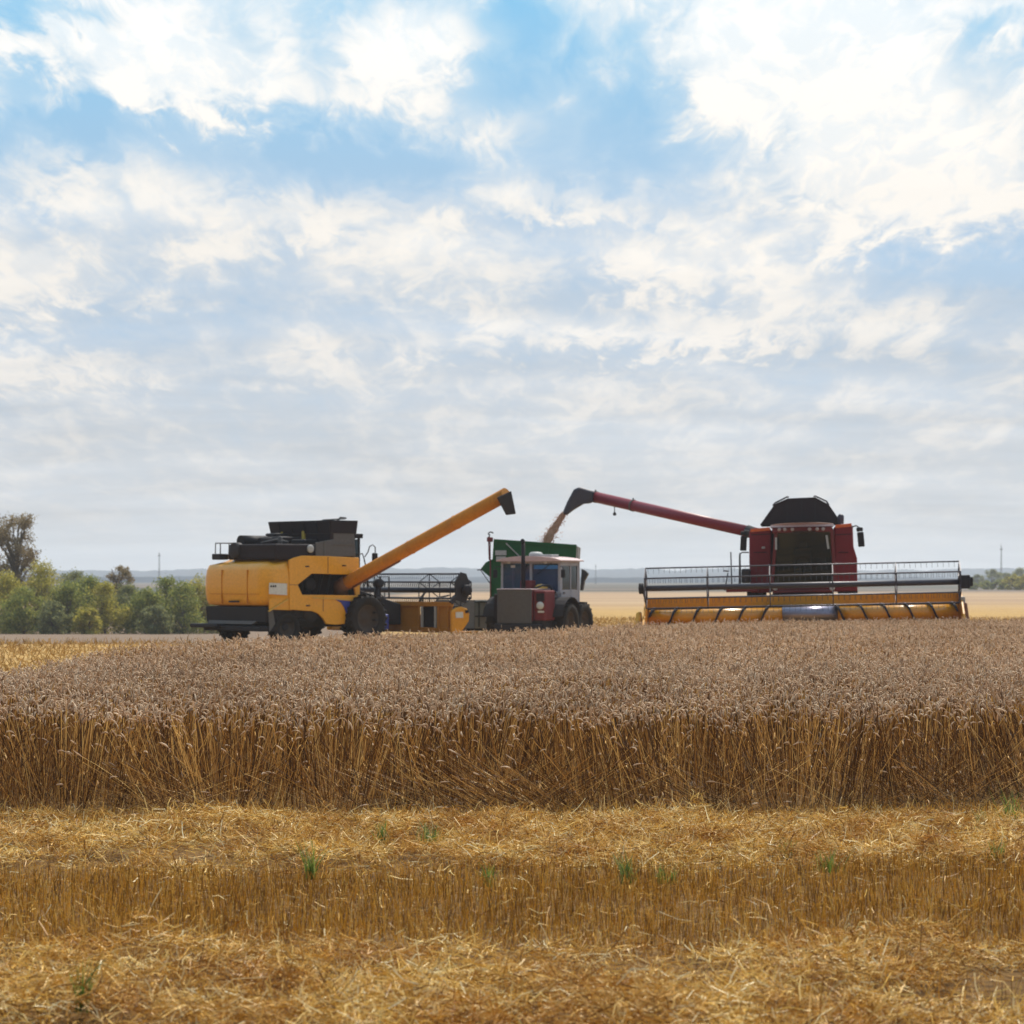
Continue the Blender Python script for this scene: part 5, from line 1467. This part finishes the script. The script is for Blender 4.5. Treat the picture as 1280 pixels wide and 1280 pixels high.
    for k in range(11):
        s = k / 10; x_ = x0 - .12 + (x1 + .12 - x0 + .12) * s; pr.append((x_, zr + .06 + .13 * math.sin(math.pi * s) ** .6))
    outl = [Vector((a_, yc - .22, b_)) for a_, b_ in pr] + [Vector((x1 + .12, yc - .22, zr + .02)), Vector((x0 - .12, yc - .22, zr + .02))]
    rf.prism(outl, (0, Lc + .4, 0)); rf.build('cab_roof', 'roof_pink', cab, .02)
    xm = P(668, 697, yc).x
    MB().lathe((xm - .1, yc + .35, zr + .17), (0, 0, 1), [(0, .22), (.1, .22), (.15, .15), (.16, .01)], 16).box(xm + .1, xm + .55, yc + .1, yc + .7, zr + .15, zr + .24).build('roof_vent', 'light_grey', cab, .02)
    # inside: seat, wheel
    MB().box(x1 - .85, x1 - .4, yc + .75, yc + 1.2, zw - .1, zw + .05).box(x1 - .85, x1 - .4, yc + 1.15, yc + 1.27, zw, zw + .55).build('driver_seat', 'seat_cloth', cab, .04)
    st = MB().tube([(x1 - .62, yc + .2, zw - .2), (x1 - .62, yc + .42, zw + .2)], .03, 8)
    st.tube([Vector((x1 - .62 + .19 * math.cos(t), yc + .43 - .06 * math.sin(t), zw + .22 + .12 * math.sin(t))) for t in [2 * math.pi * k / 14 for k in range(15)]], .015, 6, False)
    st.build('steering_wheel', 'black_plastic', cab)
    # wipers, mirror
    w = MB(); w.bar((xs[1] - .1, yc - .03, zr - .02), (xs[1] - .3, yc - .03, zr - .45), .02); w.bar((xs[2] - .25, yc - .03, zr - .02), (xs[1] + .2, yc - .03, zr - .4), .02); w.build('wiper', 'black_plastic', cab)
    # exhaust stack and air cleaner on the bonnet
    p = P(654, 737, -.35); q = P(654.3, 677, -.35)
    MB().tube([(p.x, -.35, zt), (p.x, -.35, q.z)], [.068, .062], 14).tube([(p.x, -.35, q.z), (p.x, -.42, q.z + .03)], .066, 12).build('exhaust_stack', 'tank_black', root)
    p = P(655, 728, -.3); MB().box(p.x - .15, p.x + .25, -.3, .1, zt, zt + .28).build('engine_cowl', 'old_red', root, .05)
    p = P(675, 735, -.2); MB().lathe((p.x, -.1, zt), (0, 0, 1), [(0, .2), (.08, .2), (.14, .12), (.16, .01)], 16).build('filter_bowl', 'cream_yellow', root)
    # mudguards and wheels
    Rw = .66
    wy0, wy1 = F(706, 770, 'x', x1 + .25).y, None
    cx_, cz_ = x1 + .0, .66
    for (yy, xx0, xx1) in ((wy0, x1 - .02, x1 + .5), (wy0, x0 - .25, x0 + .2)):
        fd = MB()
        pts = [Vector((xx0, yy + .82 * math.cos(R(a_)), cz_ + .80 * math.sin(R(a_)))) for a_ in range(15, 171, 15)]
        for k in range(len(pts) - 1):
            A, B = pts[k], pts[k + 1]; dv = Vector((xx1 - xx0, 0, 0)); up = Vector((0, 0, .03))
            fd.hexa([A, B, B + dv, A + dv], [A + up, B + up, B + dv + up, A + dv + up])
        fd.build('mudguard', 'mudguard_dark', root)
    for (yy) in (wy0, wy0 + 1.18):
        for sx in (-1, 1):
            cxw = (x1 + .25) if sx > 0 else (x0 + .02)
            wheel(root, (cxw, yy, Rw), (sx, 0, 0), Rw, .5, 'dark_rim', lugs=18)
    MB().tube([(x0 - .3, wy0, Rw), (x1 + .3, wy0, Rw)], .1, 8).tube([(x0 - .3, wy0 + 1.18, Rw), (x1 + .3, wy0 + 1.18, Rw)], .1, 8).build('axle', 'dark_metal', root)
    MB().box(x1 - .1, x1 + .3, yc + .2, yc + .7, .45, .5).build('step', 'dark_metal', root)
    for sx, xm_ in ((-1, x0), (1, x1)):
        ma = MB().tube([(xm_, yc, zr - .15), (xm_ + sx * .18, yc - .15, zr - .15), (xm_ + sx * .18, yc - .15, zr - .3)], .014, 6).build('mirror_arm', 'dark_metal', root)
        MB().box(xm_ + sx * .18 - .07, xm_ + sx * .18 + .07, yc - .17, yc - .13, zr - .5, zr - .24).build('mirror', 'black_plastic', ma, .015)
    MB().tube([(xb - .1, -.9, zt + .02), (xb + .05, -.6, zt + .12), (xb + .1, -.2, zt + .1), (xb + .1, .3, zt - .1)], .035, 8).build('intake_hose', 'black_plastic', root)
    for sx in (-.7, .55): MB().lathe(((x0 + x1) / 2 + sx, yc - .1, zr + .0), (0, -1, 0), [(-.05, .03), (.03, .065), (.05, .05), (.05, .005)], 12).build('work_light', 'lamp_glass', cab)


tractor()


# ------------------------------------------------------------------ grey trailer glimpsed between header and tractor
def grey_trailer():
    Yg = 78.5
    root = empty('farm_trailer', ((593 - HX) / FPX * Yg, Yg, -.15), (0, 0, R(-38)),
                 'low grey metal trailer half hidden between the yellow header and the tractor', 'trailer')
    zt = CAMZ + (HY - 750) / FPX * Yg + .15
    # near corner at the origin: one face to the left-rear, one to the right
    body = MB().box(-1.75, 0, 0, .05, .35, zt).build('front_wall', 'panel_grey', root, .01)
    sd_ = MB().box(-.05, 0, .05, 2.6, .35, zt - .02).build('side_wall', 'light_grey', root, .01)
    MB().box(-1.75, -1.7, .05, 2.6, .35, zt - .02).box(-1.75, 0, 2.6, 2.65, .35, zt - .02).build('rear_wall', 'grey_metal', root, .01)
    MB().box(-1.7, -.05, .05, 2.6, .45, .5).build('floor_panel', 'grey_metal', root)
    x = MB()
    for k in range(4): x.box(-.0, .03, .2 + .6 * k, .27 + .6 * k, .4, zt - .05)
    x.box(0, .035, .05, 2.6, zt - .1, zt - .04); x.box(0, .03, .05, 2.6, .75, .8)
    x.build('wall_rib', 'grey_metal', sd_)
    MB().box(.03, .045, .9, 1.3, zt - .32, zt - .16).build('vent_slot', 'tank_black', sd_)
    MB().box(-1.3, -.4, .1, 2.4, .25, .36).build('chassis', 'dark_metal', root)
    for sx, xx in ((-1, -1.62), (1, -.13)): wheel(root, (xx, 1.4, .36 + .15 - .13), (sx, 0, 0), .37, .22, 'grey_metal', lugs=14)


grey_trailer()


# ------------------------------------------------------------------ masts
def mast(px, ytop, Y, label):
    p = wpt(px, ytop, Y); gz = float(ground_z(p.x, Y))
    H = p.z - gz
    m = MB(); w = .4
    for a in range(3):
        c = math.cos(a * 2.094) * w; s = math.sin(a * 2.094) * w
        m.bar((c, s, 0), (c * .3, s * .3, H), .07)
    nb = 14
    for k in range(nb):
        z0, z1 = H * k / nb, H * (k + 1) / nb
        for a in range(3):
            f0 = 1 - .7 * k / nb; f1 = 1 - .7 * (k + 1) / nb
            b = (a + 1 + k % 2) % 3
            m.bar((math.cos(a * 2.094) * w * f0, math.sin(a * 2.094) * w * f0, z0), (math.cos(b * 2.094) * w * f1, math.sin(b * 2.094) * w * f1, z1), .05)
    m.box(-.5, .5, -.1, .1, H * .9, H * .92); m.bar((0, 0, H), (0, 0, H * 1.06), .05)
    o = m.build('radio_mast', 'grey_metal')
    o.location = (p.x, Y, gz)
    tagit(o, label, 'mast', 'thin masts on the skyline')


mast(199, 691, 760, 'thin grey mast rising above the hills over the left tree row')
mast(1251.5, 682, 760, 'tallest thin mast on the skyline, near the right edge above blue trees')
mast(744.5, 706, 1000, 'faint short mast on the hills just right of the tractor')


# ------------------------------------------------------------------ trees and shrubs
def foliage(centres, rads, n, size, rg):
    k = len(centres); w = np.array(rads) ** 2; pick = rg.choice(k, n, p=w / w.sum())
    d = unit(rg.normal(0, 1, (n, 3))); rr = rg.uniform(0, 1, n) ** .5 * np.where(rg.uniform(0, 1, n) < .25, rg.uniform(1, 1.6, n), 1)
    C = np.array(centres)[pick] + d * (np.array(rads)[pick] * rr)[:, None] * np.array([1, 1, .8])
    a = unit(rg.normal(0, 1, (n, 3))); b = unit(np.cross(a, rg.normal(0, 1, (n, 3))))
    s = rg.uniform(.6, 1.35, n)[:, None] * size
    V = np.stack([C - a * s * .5, C + b * s * .32, C + a * s * .5, C - b * s * .32], 1).reshape(-1, 3)
    i = np.arange(n) * 4
    return V, np.stack([i, i + 1, i + 2, i + 3], 1)


def plant(kind, px, Y, H, W, leafmat, label, cat, group, seed, nclump=26, leaves=3500, size=.16, trunk_h=.25, open_=False, base_y=None):
    rg = np.random.default_rng(seed)
    X = (px - HX) / FPX * Y; gz = float(ground_z(X, Y))
    root = empty(kind, (X, Y, gz - .05), (0, 0, 0), label, cat, group)
    cs, rs = [], []
    m = MB()
    top = H * (.92 if open_ else .6)
    tx = [Vector((0, 0, 0)), Vector((rg.normal(0, .03) * H, 0, top * .45)), Vector((rg.normal(0, .05) * H, rg.normal(0, .04) * H, top))]
    r0 = .022 * H + .02
    m.tube(tx, [r0, r0 * .7, r0 * .2], 8)
    for k in range(nclump):
        t = rg.uniform(trunk_h, 1.0)
        ang = rg.uniform(0, 2 * math.pi)
        prof = math.sin(min(1, (t - trunk_h) / (1 - trunk_h) * .86 + .14) * math.pi) ** .6 if not open_ else (1.05 - .75 * abs(t - .5))
        rad = W / 2 * prof * rg.uniform(.25, .95)
        c = np.array([math.cos(ang) * rad, math.sin(ang) * rad, H * t * .95])
        r = (.15 if open_ else .24) * W * rg.uniform(.5, 1.3)
        r = min(r, H * .17)
        cs.append(c); rs.append(r)
        s = tx[0].lerp(tx[2], min(.95, t * .6)); e = Vector(c)
        mid = s.lerp(e, .5) + Vector((0, 0, .04 * H))
        m.tube([s, mid, e], [r0 * .35, r0 * .22, r0 * .07], 5, False)
    m.build('trunk', 'bark', root)
    V, Fc = foliage(cs, rs, leaves, size, rg)
    V[:, 2] = np.maximum(V[:, 2], .02)
    np_mesh('crown' if kind == 'tree' else 'foliage', V, Fc, leafmat, root)
    return root


TG = 'trees and bushes in the row on the left'
plant('tree', 17, 176, 9.6, 4.4, 'leaf_brown', 'tallest tree at the left edge, thin brownish crown with sky showing through', 'tree', TG, 1, 70, 12000, .16, .25, True)
plant('tree', -45, 178, 9.3, 4.6, 'leaf_brown', 'tall thin tree beside the left edge', 'tree', TG, 2, 60, 9000, .17, .2, True)
plant('tree', 150, 182, 5.5, 2.6, 'leaf_brown', 'grey brown slender tree standing up out of the middle of the hedge row', 'tree', TG, 3, 40, 6000, .14, .15, True)
plant('tree', 92, 184, 4.9, 3.6, 'leaf_dark', 'dark grey green tree behind the hedge between the tall tree and the slender one', 'tree', TG, 4, 44, 7000, .14, .1, True)
row = [(-60, 168, 5.2, 3.6, 'leaf_green', 'bushy green tree at the far left end of the row'),
       (8, 166, 4.6, 3.4, 'leaf_yellow', 'yellow green bushy tree below the tallest tree'),
       (52, 170, 5.3, 3.0, 'leaf_yellow', 'rounded yellow green tree, highest of the bushy row'),
       (30, 162, 3.4, 3.0, 'leaf_green', 'low dark bush in front of the yellow green trees'),
       (86, 166, 4.1, 2.6, 'leaf_green', 'green bush right of the rounded yellow green tree'),
       (110, 169, 4.4, 2.4, 'leaf_green', 'narrow upright green tree left of the slender brown one'),
       (132, 163, 3.7, 2.6, 'leaf_yellow', 'light green bush at the foot of the slender brown tree'),
       (160, 168, 3.6, 2.6, 'leaf_dark', 'dark olive bush right under the slender brown tree'),
       (182, 164, 3.3, 2.4, 'leaf_green', 'small green bush in the lower middle part of the row'),
       (206, 167, 4.2, 2.4, 'leaf_green', 'dark green pointed bush left of the yellow harvester'),
       (228, 164, 3.7, 2.4, 'leaf_green', 'green bush partly faded by dust near the yellow harvester'),
       (250, 168, 4.3, 2.6, 'leaf_yellow', 'yellow green tree touching the rear of the yellow harvester'),
       (275, 169, 4.1, 2.6, 'leaf_yellow', 'yellow green tree mostly hidden by the yellow harvester'),
       (66, 159, 2.3, 2.2, 'leaf_dark', 'low dark shrub at the foot of the rounded tree'),
       (112, 158, 1.8, 1.8, 'leaf_yellow', 'small bright yellow green shrub at the front of the row'),
       (196, 158, 2.0, 2.2, 'leaf_dark', 'low dark grey shrub under the dark green pointed bush')]
for i, (px, Yq, H, W, mt_, lab) in enumerate(row):
    plant('shrub', px, Yq, H, W * 1.35, mt_, lab, 'tree' if 'tree' in lab.split(',')[0].split(' at ')[0] else 'bush', TG, 20 + i, 42, 7500, .15, .03)
TR = 'distant trees at the right'
far = [(1222, 600, 3.2, 6.0, 'leaf_dark', 'leftmost dark distant tree beside the red harvester header'),
       (1240, 600, 4.6, 8.0, 'leaf_dark', 'dark blue green tree under the tall mast'),
       (1258, 610, 4.0, 8.0, 'leaf_dark', 'dark distant tree right of the mast foot'),
       (1276, 600, 5.0, 8.0, 'leaf_dark', 'tallest dark distant tree at the right edge'),
       (1268, 430, 2.9, 5.6, 'leaf_yellow', 'light green round bush at the right edge before the dark trees'),
       (1284, 425, 3.1, 5.0, 'leaf_yellow', 'light green bush cut by the right edge'),
       (1252, 440, 1.9, 4.5, 'leaf_green', 'small light green bush left of the round one'),
       (1234, 450, 1.6, 4.5, 'leaf_green', 'low green bush below the mast foot'),
       (1219, 440, 1.2, 3.6, 'leaf_green', 'lowest green bush next to the red harvester header')]
for i, (px, Yq, H, W, mt_, lab) in enumerate(far):
    plant('shrub', px, Yq, H, W, mt_, lab, 'bush' if 'bush' in lab else 'tree', TR, 60 + i, 30, 3600, .32, .03)


# ------------------------------------------------------------------ haze
def haze():
    mt, nt, out = new_mat('haze')
    v = nt.nodes.new('ShaderNodeVolumePrincipled')
    v.inputs['Color'].default_value = (.86, .90, .98, 1)
    v.inputs['Density'].default_value = 0.00028
    v.inputs['Anisotropy'].default_value = .2
    nt.links.new(v.outputs[0], out.inputs['Volume'])
    MATS['haze'] = mt
    o = MB().box(-3700, 3700, -60, 3700, -5, 45).build('haze', 'haze')
    tagit(o, kind='stuff')


haze()
